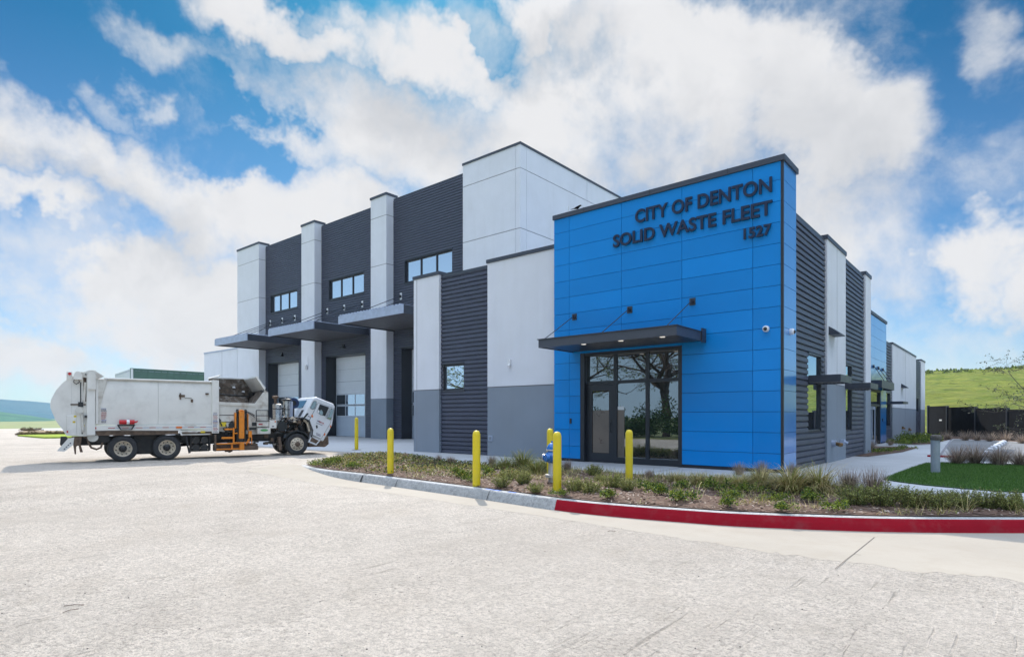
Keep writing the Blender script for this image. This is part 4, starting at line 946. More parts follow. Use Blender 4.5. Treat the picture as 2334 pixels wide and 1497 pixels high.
# slightly bowed sides: cross section in (y,z)
sec = [(0.05, 1.24), (0.015, 1.6), (0.0, 2.0), (0.015, 2.4), (0.05, 2.68), (0.12, 2.77), (1.81, 2.77), (1.88, 2.68), (1.93, 2.0), (1.88, 1.24)]
mb.prism(sec, 0, -0.9, 0.985); mb.prism(sec, 0, 0.992, 2.67); body = tp(mb, 'packer_body', M['tw'], smooth=True)
mb = MB(); mb.prism([(-0.70, 1.25), (-0.78, 1.25), (-0.78, 2.74), (-0.47, 2.74), (-0.53, 2.5), (-0.66, 1.9)], 1, -0.03, 0.06); tp(mb, 'gusset_panel', M['tw2'], bevel=0.008)
mb = MB(); mb.box(-0.55, 2.67, -0.012, 0.13, 2.74, 2.80); tp(mb, 'roof_rail', M['tw'], bevel=0.015)
mb = MB(); mb.box(1.62, 1.80, -0.03, 0.0, 2.20, 2.28); mb.box(1.80, 2.02, -0.02, -0.005, 2.16, 2.175); mb.box(1.99, 2.06, -0.025, 0.0, 2.02, 2.13); mb.box(1.64, 1.68, -0.03, 0, 2.12, 2.34); mb.box(2.46, 2.56, -0.05, 0.0, 2.30, 2.36); tp(mb, 'latch', M['rust'])
mb = MB(); mb.box(-0.95, 2.67, -0.045, 0.06, 1.06, 1.23); mb.prism([(-0.95, 1.06), (1.60, 1.02), (1.68, 0.85), (1.74, 0.85), (1.66, 1.06)], 1, -0.04, 0.0); mb.box(1.66, 2.67, -0.02, 0.05, 0.98, 1.04); tp(mb, 'side_rail', M['tw'], bevel=0.008)
mb = MB()
k = 0; s = -0.45
while s < 2.6:
    mb.box(s, s + 0.19, -0.050, -0.046, 1.125, 1.145, k % 2); k += 1; s += 0.195
tp(mb, 'reflective_stripe', [M['decr'], M['galv']])
for s, m_ in ((-0.86, 'red'), (1.62, 'amber')):
    mb = MB(); mb.box(s - 0.09, s + 0.09, -0.062, -0.045, 1.10, 1.17); tp(mb, 'marker_lamp', M[m_], bevel=0.012, seg=2)
mb = MB(); mb.box(-0.9, 1.6, 0.0, 0.08, 0.89, 1.05); mb.box(1.66, 2.7, 0.02, 0.10, 0.84, 0.97); tp(mb, 'under_rail', M['rust'])
mb = MB(); mb.tube([(-0.15, -0.09, 1.33), (0.28, -0.09, 1.33)], [0.075, 0.075], 14); mb.tube([(0.28, -0.09, 1.33), (0.33, -0.09, 1.33), (0.38, -0.09, 1.36)], [0.04, 0.03, 0.02], 8)
ex = tp(mb, 'fire_extinguisher', M['redex'], smooth=True)
mb = MB(); mb.box(-0.2, 0.3, -0.1, -0.045, 1.20, 1.25); mb.tube([(-0.18, -0.07, 1.22), (-0.1, -0.08, 1.08), (0.2, -0.08, 1.08), (0.28, -0.07, 1.22)], 0.02, 6); tp(mb, 'bracket', M['black'], parent=ex)
mb = MB(); mb.tube([(0.06, -0.09, 1.33), (0.14, -0.09, 1.33)], 0.077, 14); tp(mb, 'extinguisher_label', M['camwhite'], parent=ex)
def decal_stack(s0, w, z0, z1, y, cols, seed):
    rr = random.Random(seed); mb = MB(); z = z1; i = 0
    while z > z0:
        c = cols[i % len(cols)]; hh = rr.uniform(0.012, 0.022); x = s0
        for _ in range(1):
            a = s0 + rr.uniform(0, w * 0.1)
            while a < s0 + w * rr.uniform(0.75, 1.0):
                l = rr.uniform(0.02, 0.05); mb.box(a, min(a + l, s0 + w), y - 0.003, y, z - hh, z, c); a += l + 0.012
        z -= hh + rr.uniform(0.012, 0.03); i += 1
    return mb
tp(decal_stack(-0.64, 0.15, 1.32, 1.78, -0.006, [2, 0, 0, 1, 1, 1, 1, 1, 1], 3), 'warning_decals', [M['decal'], M['decr'], M['decb']])
mb = MB(); mb.box(1.78, 2.16, -0.05, -0.046, 1.17, 1.26); tp(mb, 'body_plate', M['tw2'])
# tailgate
tg_ = [(-1.03, 2.86), (-1.32, 2.84), (-1.51, 2.72), (-1.64, 2.60), (-1.74, 2.46), (-1.83, 2.32), (-1.89, 2.18), (-1.94, 2.05), (-1.965, 1.92), (-1.96, 1.80), (-1.92, 1.66), (-1.87, 1.52), (-1.82, 1.38), (-1.74, 1.24), (-1.67, 1.13), (-1.55, 0.90), (-0.95, 0.87), (-0.90, 1.24), (-0.90, 2.70)]
mb = MB(); mb.prism(tg_, 1, 0.0, TW); tp(mb, 'tailgate', M['tw'], smooth=True)
mb = MB(); mb.box(-1.03, -0.80, -0.10, 0.02, 0.90, 2.86); mb.box(-0.79, -0.72, -0.05, 0.02, 1.26, 2.78); mb.box(-1.55, -1.30, -0.035, 0.0, 0.90, 1.55); tp(mb, 'tailgate_post', M['tw'], bevel=0.012)
mb = MB(); mb.box(-1.20, -1.17, -0.008, 0.01, 1.95, 2.62); mb.box(-1.115, -1.04, -0.012, 0.01, 2.0, 2.80, 1); mb.box(-1.16, -1.13, -0.008, 0.01, 0.95, 1.62); mb.box(-0.80, -0.785, -0.03, .0, 1.3, 2.7); mb.box(-1.45, -1.05, -0.02, 0.01, 1.88, 1.92, 1); mb.box(-1.25, -1.12, -0.05, 0.0, 1.82, 1.98, 0); mb.box(-1.09, -1.02, -0.13, -0.02, 1.48, 1.55, 0); mb.box(-1.42, -1.418, -.004, .01, 1.6, 2.6, 0)
tp(mb, 'tailgate_slots', [M['black'], M['rust']])
mb = MB(); mb.tube([(-1.22, -0.06, 1.72), (-1.22, 0.02, 1.72)], 0.11, 16); mb.tube([(-1.15, -0.05, 1.60), (-1.12, -0.05, 1.0)], 0.035, 8); mb.tube([(-1.1, -0.05, 2.0), (-1.06, -0.05, 2.62)], 0.035, 8); tp(mb, 'lock_mechanism', M['tw2'], smooth=True)
for y0, y1 in ((-0.09, -0.05), (TW - 0.05, TW)):
    mb = MB(); mb.prism([(-1.38, 2.80), (-1.30, 2.94), (-1.10, 2.95), (-0.95, 3.02), (-0.82, 3.02), (-0.56, 2.83), (-0.72, 2.74)], 1, y0, y1); tp(mb, 'hinge_plate', M['tw2'], bevel=0.006)
for s in (-1.26, -0.90):
    mb = MB(); mb.tube([(s, -0.16, 2.86), (s, 0.3, 2.86)], 0.10, 16); mb.box(s - 0.11, s + 0.11, -0.165, 0.0, 2.70 if s < -1 else 2.4, 2.86); tp(mb, 'hinge_barrel', M['tw'], smooth=True)
mb = MB(); mb.box(-1.55, -1.40, -0.02, 0.2, 2.70, 2.95); hb = tp(mb, 'tail_lamp_box', M['tw'], bevel=0.01)
mb = MB(); mb.tube([(-1.47, -0.045, 2.88), (-1.47, -0.02, 2.88)], 0.045, 14); tp(mb, 'tail_lamp', M['red'], parent=hb)
mb = MB(); mb.box(-1.55, -1.51, -0.05, -0.03, 1.0, 1.06); tp(mb, 'tail_lamp', M['red'])
for s, z in ((-1.33, 1.52), (-1.36, 1.34), (-1.12, 1.22)):
    mb = MB(); mb.box(s - 0.035, s + 0.035, -0.039, -0.036, z - 0.03, z + 0.03); tp(mb, 'yellow_sticker', M['decy'])
mb = MB(); mb.tube([(-1.35, -0.03, 2.72), (-1.37, -0.08, 2.62), (-1.30, -0.09, 2.55), (-1.22, -0.08, 2.62), (-1.24, -0.03, 2.72)], 0.014, 6); mb.tube([(-1.02, -0.02, 2.6), (-1.05, -0.09, 2.9), (-1.2, -0.02, 2.74)], 0.02, 6); tp(mb, 'tail_hose', M['darkhose'])
mb = MB(); mb.prism([(-1.55, 0.88), (-1.70, 0.88), (-1.72, 0.62), (-1.62, 0.50), (-1.45, 0.62)], 1, 0.05, 0.08); tp(mb, 'mud_flap', M['rubber'])
mb = MB(); mb.prism([(-1.52, 0.80), (-1.80, 0.42), (-1.60, 0.40), (-1.38, 0.60), (-1.35, 0.85)], 1, 0.0, 0.03); wf_ = tp(mb, 'white_mud_flap', M['tw'])
mb = MB()
for k in range(4): mb.box(-1.62 + 0.05 * k, -1.585 + 0.05 * k, -0.004, -0.001, 0.46 + 0.06 * k, 0.50 + 0.06 * k)
tp(mb, 'flap_marks', M['decal'], parent=wf_)
mb = MB(); mb.prism([(-1.42, 0.88), (-1.38, 0.62), (-1.34, 0.30), (-1.30, 0.30), (-1.30, 0.55), (-1.24, 0.58), (-1.2, 0.36), (-1.12, 0.36), (-1.18, 0.6), (-1.15, 0.88)], 1, 0.02, 0.06); mb.prism([(-1.15, 0.9), (-0.86, 0.9), (-0.98, 0.74), (-1.02, 0.80), (-1.1, 0.82)], 1, 0.02, 0.05); tp(mb, 'rusty_hook', M['rust'], bevel=0.008)
mb = MB(); mb.tube([(-1.0, 0.05, 0.86), (-0.98, 0.04, 0.66), (-0.90, 0.03, 0.50), (-0.76, 0.02, 0.44), (-0.64, 0.03, 0.50), (-0.60, 0.05, 0.66)], 0.032, 8); tp(mb, 'looped_hose', M['rust'], smooth=True)
mb = MB(); mb.tube([(-0.86, 0.0, 0.84), (-0.86, 0.12, 0.84)], 0.15, 18); mb.tube([(-0.86, -0.02, 0.79), (-0.86, 0.0, 0.79)], 0.05, 12); tp(mb, 'pivot_plate', M['tw2'])
# chassis
mb = MB()
for y in (0.50, 1.28): mb.box(-1.25, 6.3, y, y + 0.10, 0.56, 0.84)
for s in (-1.2, -0.6, 0.6, 1.9, 2.6, 3.2, 3.9, 4.6, 5.2, 6.2): mb.box(s, s + 0.08, 0.6, 1.28, 0.6, 0.78)
mb.box(-0.95, -0.40, 0.1, 0.9, 0.66, 0.88); mb.box(0.3, 1.0, 0.35, 1.5, 0.5, 0.88); mb.box(1.75, 2.75, 0.3, 1.7, 0.66, 0.9); mb.box(2.7, 5.0, 0.35, 1.7, 0.62, 1.0)
tp(mb, 'chassis_frame', M['chassis'])
mb = MB()
for s in (-0.03, 1.26, 5.73): mb.tube([(s, 0.15, 0.435), (s, 1.8, 0.435)], 0.07, 10)
mb.tube([(-0.03, 0.965, 0.435), (1.26, 0.965, 0.435), (3.2, 0.965, 0.58), (5.2, .965, .62)], 0.06, 8); mb.lathe([(0.04, -0.15), (0.19, -0.08), (0.19, 0.08), (0.04, 0.15)], (-0.03, 0.965, 0.435), axis=1, n=14); mb.lathe([(0.04, -0.15), (0.19, -0.08), (0.19, 0.08), (0.04, 0.15)], (1.26, 0.965, 0.435), axis=1, n=14)
mb.prism([(0.25, 0.62), (0.62, 0.78), (0.98, 0.62), (0.9, 0.22), (0.34, 0.22)], 1, 0.30, 0.42); tp(mb, 'axles', M['chassis'])
def wheel(s, y, outward, r=0.435, w=0.27, steer=False):
    """y = outer face of the tyre, outward = -1 faces the viewer's side"""
    o = -outward
    mb = MB(); T = [(0.245, 0.03), (0.27, 0.012), (0.33, 0.0), (0.40, 0.014), (0.428, 0.045), (r, 0.07)]
    tread = []
    nt_ = 5
    for k in range(nt_):
        a = 0.07 + (w - 0.14) * k / nt_; c = 0.07 + (w - 0.14) * (k + 1) / nt_
        tread += [(r, a + 0.006), (r, c - 0.006), (r - 0.012, c - 0.004), (r - 0.012, c + 0.004)]
    T = T + tread + [(r, w - 0.07), (0.428, w - 0.045), (0.40, w - 0.014), (0.33, w), (0.245, w - 0.03)]
    mb.lathe([(a, h * o) for a, h in T], (s, y, 0.435), axis=1, n=48, cap=False)
    W_ = tp(mb, 'wheel', M['rubber'], smooth=True)
    mb = MB()
    if steer: P_ = [(0.255, 0.03), (0.262, 0.02), (0.25, 0.02), (0.235, 0.03), (0.215, 0.01), (0.16, -0.02), (0.10, -0.035)]
    else: P_ = [(0.255, 0.03), (0.262, 0.015), (0.25, 0.015), (0.238, 0.05), (0.225, 0.11), (0.17, 0.125), (0.12, 0.12)]
    mb.lathe([(a, h * o) for a, h in P_], (s, y, 0.435), axis=1, n=40, cap=False)
    rm = tp(mb, 'rim', M['rim'], parent=W_, smooth=True)
    mb = MB(); hb_ = (0.125 if not steer else -0.035)
    if steer: mb.lathe([(0.10, -0.034 * o), (0.095, -0.06 * o), (0.065, -0.075 * o), (0.06, -0.10 * o), (0.01, -0.11 * o)], (s, y, 0.435), axis=1, n=20)
    else: mb.lathe([(0.115, 0.118 * o), (0.105, 0.06 * o), (0.07, 0.035 * o), (0.065, 0.0 * o), (0.01, -0.01 * o)], (s, y, 0.435), axis=1, n=20)
    tp(mb, 'hub', M['black'] if not steer else M['rust'], parent=W_, smooth=True)
    mb = MB()
    for k in range(10):
        a = 2 * PI * k / 10 + 0.2; hr = 0.195; hz = (0.119 if not steer else -0.003)
        cx_, cz_ = s + hr * math.cos(a), 0.435 + hr * math.sin(a)
        mb.lathe([(0.021, (hz - 0.008) * o), (0.021, (hz + 0.006) * o)], (cx_, y, cz_), axis=1, n=10)
    tp(mb, 'hand_holes', M['black'], parent=W_)
    mb = MB()
    for k in range(10):
        a = 2 * PI * k / 10; hr = 0.138; hz = (0.118 if not steer else -0.03)
        cx_, cz_ = s + hr * math.cos(a), 0.435 + hr * math.sin(a)
        mb.lathe([(0.013, hz * o), (0.013, (hz - 0.03) * o)], (cx_, y, cz_), axis=1, n=6)
    tp(mb, 'wheel_nuts', M['rust'] if steer else M['chrome'], parent=W_)
for s in (-0.03, 1.26): wheel(s, 0.0, -1, w=0.50); wheel(s, TW, 1, w=0.50)
wheel(5.73, 0.0, -1, w=0.30, steer=True); wheel(5.73, TW, 1, w=0.30, steer=True)
for s in (1.92, 5.10):
    mb = MB(); 
    if s < 3: mb.tube([(1.86, 0.05, 0.84), (1.90, 0.03, 0.45), (1.96, 0.02, 0.22)], [0.02, 0.03, 0.045], 6)
    else: mb.prism([(5.02, 0.72), (5.10, 0.74), (5.16, 0.22), (5.05, 0.20)], 1, 0.02, 0.24)
    tp(mb, 'mud_flap', M['rubber'] if s < 3 else M['rust'])
for z in (0.40, 0.66):
    for s in (2.18, 2.46):
        mb = MB(); mb.tube([(s, 0.14, z), (s, 0.75, z)], 0.125, 16); tp(mb, 'air_tank', M['black'], smooth=True)
mb = MB(); mb.box(2.02, 2.62, 0.16, 0.7, 0.26, 0.30); mb.box(2.0, 2.05, 0.15, 0.3, 0.28, 0.9); mb.box(2.6, 2.66, 0.15, 0.3, 0.28, 0.9); tp(mb, 'tank_cradle', M['chassis'])
mb = MB(); mb.tube([(1.72, 0.0, 0.99), (2.20, 0.0, 0.97)], 0.035, 8); mb.box(1.70, 2.62, -0.01, 0.02, 0.86, 0.90); tp(mb, 'side_cylinder', M['tw2'], smooth=True)
mb = MB(); mb.box(2.30, 2.45, -0.026, -0.02, 0.93, 1.0); tp(mb, 'yellow_sticker', M['decy'])
# post between body and hopper
mb = MB(); mb.box(2.67, 2.90, -0.06, 0.06, 0.91, 2.83); mb.box(2.67, 2.90, 0.06, 1.93, 2.70, 2.83); mb.box(2.67, 2.72, 0.06, 1.93, 1.1, 2.7); tp(mb, 'body_post', M['tw'], bevel=0.01)
tp(decal_stack(2.70, 0.16, 0.97, 1.66, -0.062, [0, 2, 0, 1, 1, 1, 0, 2, 0, 1, 0], 8), 'warning_decals', [M['decal'], M['decr'], M['decb']])
# hopper
zt0 = 2.97
mb = MB()
mb.prism([(2.90, 1.12), (4.63, 1.12), (4.57, 2.49), (4.50, 2.54), (4.47, 2.46), (4.14, 1.98), (2.90, 2.02)], 1, 0.0, 0.05)
mb.box(4.57, 4.63, 0.0, 1.9, 0.95, 2.45)
mb.prism([(2.90, 1.94), (4.16, 1.90), (4.18, 2.01), (2.90, 2.05)], 1, -0.035, 0.0)
mb.prism([(4.10, 1.55), (4.16, 1.55), (4.24, 1.96), (4.19, 1.98)], 1, -0.01, 0.0)
hop = tp(mb, 'hopper', M['tw2'], bevel=0.006)
mb = MB()
mb.prism([(2.90, 1.12), (4.57, 1.12), (4.57, 2.50), (4.20, 3.02), (2.92, 3.0)], 1, 1.84, 1.92)           # far wall
mb.face([(2.9, 0.05, 2.0), (4.3, 0.05, 2.0), (4.3, 1.0, 1.55), (2.9, 1.0, 1.55)]); mb.face([(2.9, 1.0, 1.55), (4.3, 1.0, 1.55), (4.3, 1.84, 2.35), (2.9, 1.84, 2.35)])
mb.face([(4.16, 0.05, 2.0), (4.52, 0.05, 2.52), (4.52, 1.84, 2.52), (4.16, 1.84, 1.6)]); mb.face([(4.52, 0.05, 2.52), (4.19, 0.05, 2.99), (4.19, 1.84, 2.99), (4.52, 1.84, 2.52)])
mb.face([(2.905, 0.06, 2.0), (2.905, 1.84, 1.6), (2.905, 1.84, 2.98), (2.905, 0.06, 2.9)])
tp(mb, 'hopper_lining', M['trash'], parent=hop, recalc=False)
mb = MB(); mb.prism([(4.19, 3.04), (4.25, 3.02), (4.56, 2.56), (4.50, 2.52), (4.19, 2.98)], 1, -0.02, 1.93); mb.box(2.90, 4.22, 1.86, 1.94, 2.97, 3.05); mb.prism([(2.88, 2.98), (2.95, 3.05), (2.95, 2.98)], 1, 0.0, 1.93)
tp(mb, 'hopper_rim', M['tw'], parent=hop)
mb = MB(); mb.tube([(2.95, 1.80, 2.42), (4.45, 1.80, 2.32)], 0.022, 6); mb.box(4.36, 4.52, 1.2, 1.8, 2.34, 2.46); mb.tube([(4.38, 0.1, 2.50), (4.50, 0.02, 2.45)], 0.04, 8); mb.box(4.52, 4.56, -0.03, 0.02, 2.50, 2.58); tp(mb, 'hopper_bar', M['black'], parent=hop)
mb = MB()
for a, z in ((3.2, 2.62), (3.75, 2.66), (4.1, 2.5), (3.4, 2.2)): 
    mb.prism([(a, z), (a + 0.12, z - 0.02), (a + 0.1, z + 0.06), (a + 0.03, z + 0.05)], 1, 1.80, 1.835)
tp(mb, 'litter_scraps', M['camwhite'], parent=hop)
mb = MB(); mb.prism([(2.90, 1.14), (4.63, 1.14), (4.66, 0.86), (4.1, 0.84), (2.9, 0.98)], 1, 0.10, 0.16); tp(mb, 'hopper_skirt', M['tw2'])
mb = MB(); mb.box(2.92, 3.44, -0.012, 0.0, 1.56, 1.58); mb.box(2.92, 3.44, -0.012, 0.0, 1.31, 1.33); mb.box(3.95, 4.2, -0.012, 0, 1.02, 1.10); mb.box(4.04, 4.2, -0.03, 0, 1.16, 1.30); tp(mb, 'hopper_seams', M['black'], parent=hop)
mb = MB(); mb.box(2.93, 3.15, -0.018, -0.014, 1.15, 1.31); tp(mb, 'yellow_sticker', M['decy'])
mb = MB(); mb.box(4.20, 4.62, -0.09, 0.0, 1.14, 1.31); mb.box(4.22, 4.60, -0.094, -0.088, 1.17, 1.28); tp(mb, 'control_box', M['tw2'], bevel=0.008)
mb = MB(); mb.box(4.26, 4.40, -0.098, -0.0945, 1.20, 1.25); tp(mb, 'box_label', M['decr'])
mb = MB(); mb.box(4.21, 4.68, -0.14, 0.02, 0.86, 1.08); tb = tp(mb, 'tool_box', M['tw2'], bevel=0.008)
mb = MB(); mb.prism([(4.45 + 0.14 * math.cos(2 * PI * k / 18), 1.00 + 0.045 * math.sin(2 * PI * k / 18)) for k in range(18)], 1, -0.145, -0.141); tp(mb, 'green_emblem', M['decg'], parent=tb)
mb = MB(); mb.box(4.66, 4.93, -0.03, 0.2, 1.07, 1.38); wb = tp(mb, 'white_cabinet', M['tw'], bevel=0.008)
mb = MB(); mb.box(4.86, 4.90, -0.035, -0.03, 1.29, 1.36); tp(mb, 'amber_marker', M['amber'], parent=wb)
mb = MB(); mb.box(4.76, 4.84, -0.034, -0.0305, 1.12, 1.16); tp(mb, 'cabinet_badge', M['decal'], parent=wb)
mb = MB()
for a, c in (((4.17, 1.75), (4.60, 1.75)), ((4.17, 1.55), (4.60, 1.55)), ((4.17, 1.75), (4.18, 1.34)), ((4.60, 1.75), (4.62, 1.34)), ((4.15, 1.35), (4.66, 1.34))): mb.tube([(a[0], -0.10, a[1]), (c[0], -0.10, c[1])], 0.016, 6)
tp(mb, 'ladder', M['black'])
# lift arm
A_ = MB(); A_.box(3.56, 3.74, -0.16, -0.02, 0.70, 1.70); A_.box(3.42, 3.47, -0.14, 0.02, 1.08, 1.66); A_.box(3.86, 3.89, -0.14, 0.02, 1.0, 1.62)
A_.tube([(3.56, -0.09, 1.70), (3.62, -0.09, 1.74), (3.68, -0.09, 1.74), (3.74, -0.09, 1.70)], 0.04, 6)
arm = tp(A_, 'lift_arm', M['orange'], bevel=0.01)
mb = MB()
for a, c in ((3.48, 3.55), (3.76, 3.85)):
    mb.tube([((a + c) / 2, -0.10, 1.02), ((a + c) / 2 - 0.01, -0.12, 1.4), ((a + c) / 2, -0.10, 1.70), ((a + c) / 2 + 0.01, -0.02, 1.76)], 0.042, 8)
mb.tube([(3.88, -0.08, 1.66), (4.02, -0.06, 1.58), (4.12, -0.03, 1.50)], 0.014, 6); mb.tube([(3.86, -0.05, 1.70), (4.0, -0.05, 1.64), (4.13, -0.03, 1.56)], 0.014, 6)
tp(mb, 'arm_hoses', M['darkhose'], parent=arm, smooth=True)
mb = MB(); mb.box(3.57, 3.73, -0.12, -0.0, 0.50, 0.70); mb.box(3.50, 3.55, -0.1, 0.0, 0.55, 1.08); mb.box(3.77, 3.81, -0.1, 0.0, 0.55, 1.05); tp(mb, 'arm_slide', M['black'], parent=arm)
mb = MB()
mb.box(3.36, 3.41, -0.12, -0.03, 0.55, 1.10); mb.box(3.08, 3.36, -0.10, -0.04, 1.02, 1.08); mb.box(2.98, 3.36, -0.10, -0.04, 0.70, 0.77); mb.box(3.41, 3.52, -0.12, -0.03, 0.88, 0.92)
mb.box(2.80, 3.60, -0.13, -0.05, 0.50, 0.55); mb.box(2.80, 3.60, -0.13, -0.05, 0.30, 0.35); mb.box(3.58, 3.74, -0.16, -0.03, 0.28, 0.55); mb.box(3.40, 3.90, -0.15, -0.03, 0.53, 0.57)
mb.box(3.90, 4.02, -0.10, -0.02, 0.74, 0.98); mb.box(3.92, 3.94, -0.1, -0.05, 0.5, 0.74); mb.box(4.0, 4.03, -0.1, -0.05, 0.48, 0.74); mb.box(3.30, 3.36, -0.1, -0.05, 0.35, 0.5); mb.tube([(3.82, -0.08, 0.46), (3.92, -0.08, 0.70)], 0.03, 6)
tp(mb, 'arm_carriage', M['orange'], bevel=0.006)
mb = MB(); mb.box(2.76, 4.25, 0.0, 0.3, 0.26, 0.50); mb.box(3.7, 4.25, -0.1, 0.02, 0.28, 0.42); mb.tube([(3.22, -0.02, 0.24), (3.30, -0.02, 0.24)], 0.05, 8); mb.box(2.74, 2.80, -0.13, 0.0, 0.26, 0.86); mb.box(3.1, 3.35, -0.08, 0.0, 0.22, 0.30)
tp(mb, 'carriage_rails', M['rust'], bevel=0.006)
mb = MB(); rr = random.Random(5)
for k in range(16):
    a = 3.0 + rr.random() * 0.45; z = 0.6 + rr.random() * 0.65; pts = [(a, -0.06 + rr.random() * 0.05, z)]
    for _ in range(3): a += rr.uniform(-0.12, 0.16); z += rr.uniform(-0.18, 0.16); pts.append((a, -0.06 + rr.random() * 0.06, max(0.55, z)))
    mb.tube(pts, rr.uniform(0.012, 0.028), 6)
for k in range(5): mb.lathe([(0.11 - 0.014 * k, 0), (0.105 - 0.014 * k, 0.025)], (3.32, -0.08 + 0.02 * k, 1.20), axis=1, n=16)
tp(mb, 'hydraulic_hoses', M['darkhose'], smooth=True)
# clutter behind the cab: engine, tanks, hoses
mb = MB(); rr = random.Random(11)
for k in range(60):
    a = rr.uniform(4.05, 6.15); z = rr.uniform(0.34, 1.05) if a < 5.1 else rr.uniform(0.9, 1.38); y = rr.uniform(0.08, 0.7); w_ = rr.uniform(0.04, 0.16); h_ = rr.uniform(0.04, 0.14)
    if a + w_ > 5.2 and z < 0.9: continue
    mb.box(a, a + w_, y, y + rr.uniform(0.1, 0.4), z, z + h_, rr.randrange(3))
for k in range(36):
    a = rr.uniform(4.7, 6.1); z = rr.uniform(0.95, 1.42); pts = [(a, rr.uniform(0.02, 0.3), z)]
    for _ in range(3): a += rr.uniform(-0.16, 0.2); z += rr.uniform(-0.18, 0.16); pts.append((a, rr.uniform(0.02, 0.4), min(1.46, max(0.92, z))))
    mb.tube(pts, rr.uniform(0.012, 0.035), 6, rr.randrange(4))
tp(mb, 'engine_clutter', [M['chassis'], M['black'], M['rust'], M['chrome']], smooth=True)
mb = MB(); mb.box(5.35, 6.2, 0.45, 1.45, 0.75, 1.36); mb.box(5.5, 6.0, 0.5, 1.4, 1.3, 1.5); mb.lathe([(0.30, 0), (0.30, 0.06)], (6.22, 0.95, 1.05), axis=0, n=20); tp(mb, 'engine', M['chassis'], bevel=0.02)
mb = MB(); mb.box(5.42, 5.72, 0.22, 0.5, 1.28, 1.46); mb.prism([(5.42, 1.4), (5.60, 1.52), (5.85, 1.36), (5.8, 1.28), (5.5, 1.3)], 1, 0.15, 0.22); tp(mb, 'engine_bracket', M['rim'])
mb = MB(); mb.tube([(5.16, 0.02, 1.14), (5.16, 0.4, 1.14)], 0.19, 24); mb.tube([(5.36, 0.1, 1.30), (5.52, 0.2, 1.34)], 0.10, 14); tp(mb, 'round_reservoir', M['black'], smooth=True)
mb = MB(); mb.lathe([(0.17, 1.36), (0.175, 1.84), (0.165, 1.86), (0.18, 1.88), (0.18, 1.99), (0.10, 2.02)], (5.06, 0.30, 0), n=22); cl_ = tp(mb, 'air_cleaner', M['chrome'], smooth=True)
mb = MB(); mb.lathe([(0.178, 1.80), (0.178, 1.835)], (5.06, 0.30, 0), n=22); tp(mb, 'clamp_band', M['black'], parent=cl_)
mb = MB(); mb.lathe([(0.05, 2.0), (0.05, 2.2), (0.08, 2.22), (0.12, 2.25), (0.12, 2.31), (0.05, 2.33)], (4.98, 0.30, 0), n=18); tp(mb, 'intake_cap', M['rust'], parent=cl_, smooth=True)
mb = MB(); mb.lathe([(0.13, 1.62), (0.13, 2.13)], (5.44, 0.42, 0), n=20); mb.tube([(5.44, 0.42, 1.64), (5.42, 0.42, 1.5), (5.3, 0.4, 1.36), (5.2, 0.4, 1.3)], [0.10, 0.09, 0.07, 0.06], 12); ex_ = tp(mb, 'exhaust_muffler', M['chrome'], smooth=True)
mb = MB(); mb.lathe([(0.15, 2.13), (0.20, 2.16), (0.19, 2.20), (0.08, 2.235), (0.01, 2.24)], (5.44, 0.42, 0), n=22); tp(mb, 'stack_cap', M['black'], parent=ex_, smooth=True)
mb = MB(); mb.lathe([(0.135, 1.78), (0.135, 1.81)], (5.44, 0.42, 0), n=18); mb.box(5.12, 5.40, 0.38, 0.46, 1.72, 1.76); mb.box(5.12, 5.40, 0.38, 0.46, 1.82, 1.86); tp(mb, 'muffler_clamp', M['black'], parent=ex_)
mb = MB(); mb.tube([(5.62, 0.6, 1.5), (5.62, 0.6, 2.12)], 0.12, 16); mb.tube([(5.72, 0.62, 1.45), (5.72, 0.62, 2.1)], 0.03, 8); tp(mb, 'rear_canister', M['galv'], smooth=True)
mb = MB(); mb.lathe([(0.11, 0.0), (0.22, 0.005), (0.22, 0.03), (0.12, 0.035), (0.12, 0.16), (0.22, 0.165), (0.22, 0.19), (0.10, 0.195)], (5.86, 0.85, 2.06), axis=1, n=24, cap=False); hr_ = tp(mb, 'hose_reel', M['bluehose'], smooth=True)
mb = MB(); mb.lathe([(0.17, 0.04), (0.175, 0.10), (0.17, 0.155)], (5.86, 0.85, 2.06), axis=1, n=24); mb.box(5.80, 5.90, 0.9, 1.0, 1.5, 1.95); tp(mb, 'coiled_hose', M['darkhose'], parent=hr_)
# front fender
mb = MB(); arc = [(5.73 + 0.56 * math.cos(R(a)), 0.42 + 0.56 * math.sin(R(a))) for a in range(150, 24, -9)]; arc2 = [(5.73 + 0.50 * math.cos(R(a)), 0.42 + 0.50 * math.sin(R(a))) for a in range(24, 151, 9)]
mb.prism(arc + arc2, 1, -0.02, 0.32); tp(mb, 'front_fender', M['black'], smooth=True)
# bumper and underside below the raised cab
mb = MB(); mb.box(6.22, 6.95, 0.15, 1.75, 0.30, 0.52); mb.prism([(6.2, 0.34), (6.85, 0.28), (7.02, 0.40), (7.0, 0.72), (6.7, 0.60), (6.3, 0.62)], 1, 0.06, 0.18); mb.box(6.1, 6.4, 0.3, 1.6, 0.5, 0.9); mb.box(6.86, 6.98, 0.2, 1.7, 0.30, 0.85); tp(mb, 'front_bumper', M['rust'], bevel=0.02)
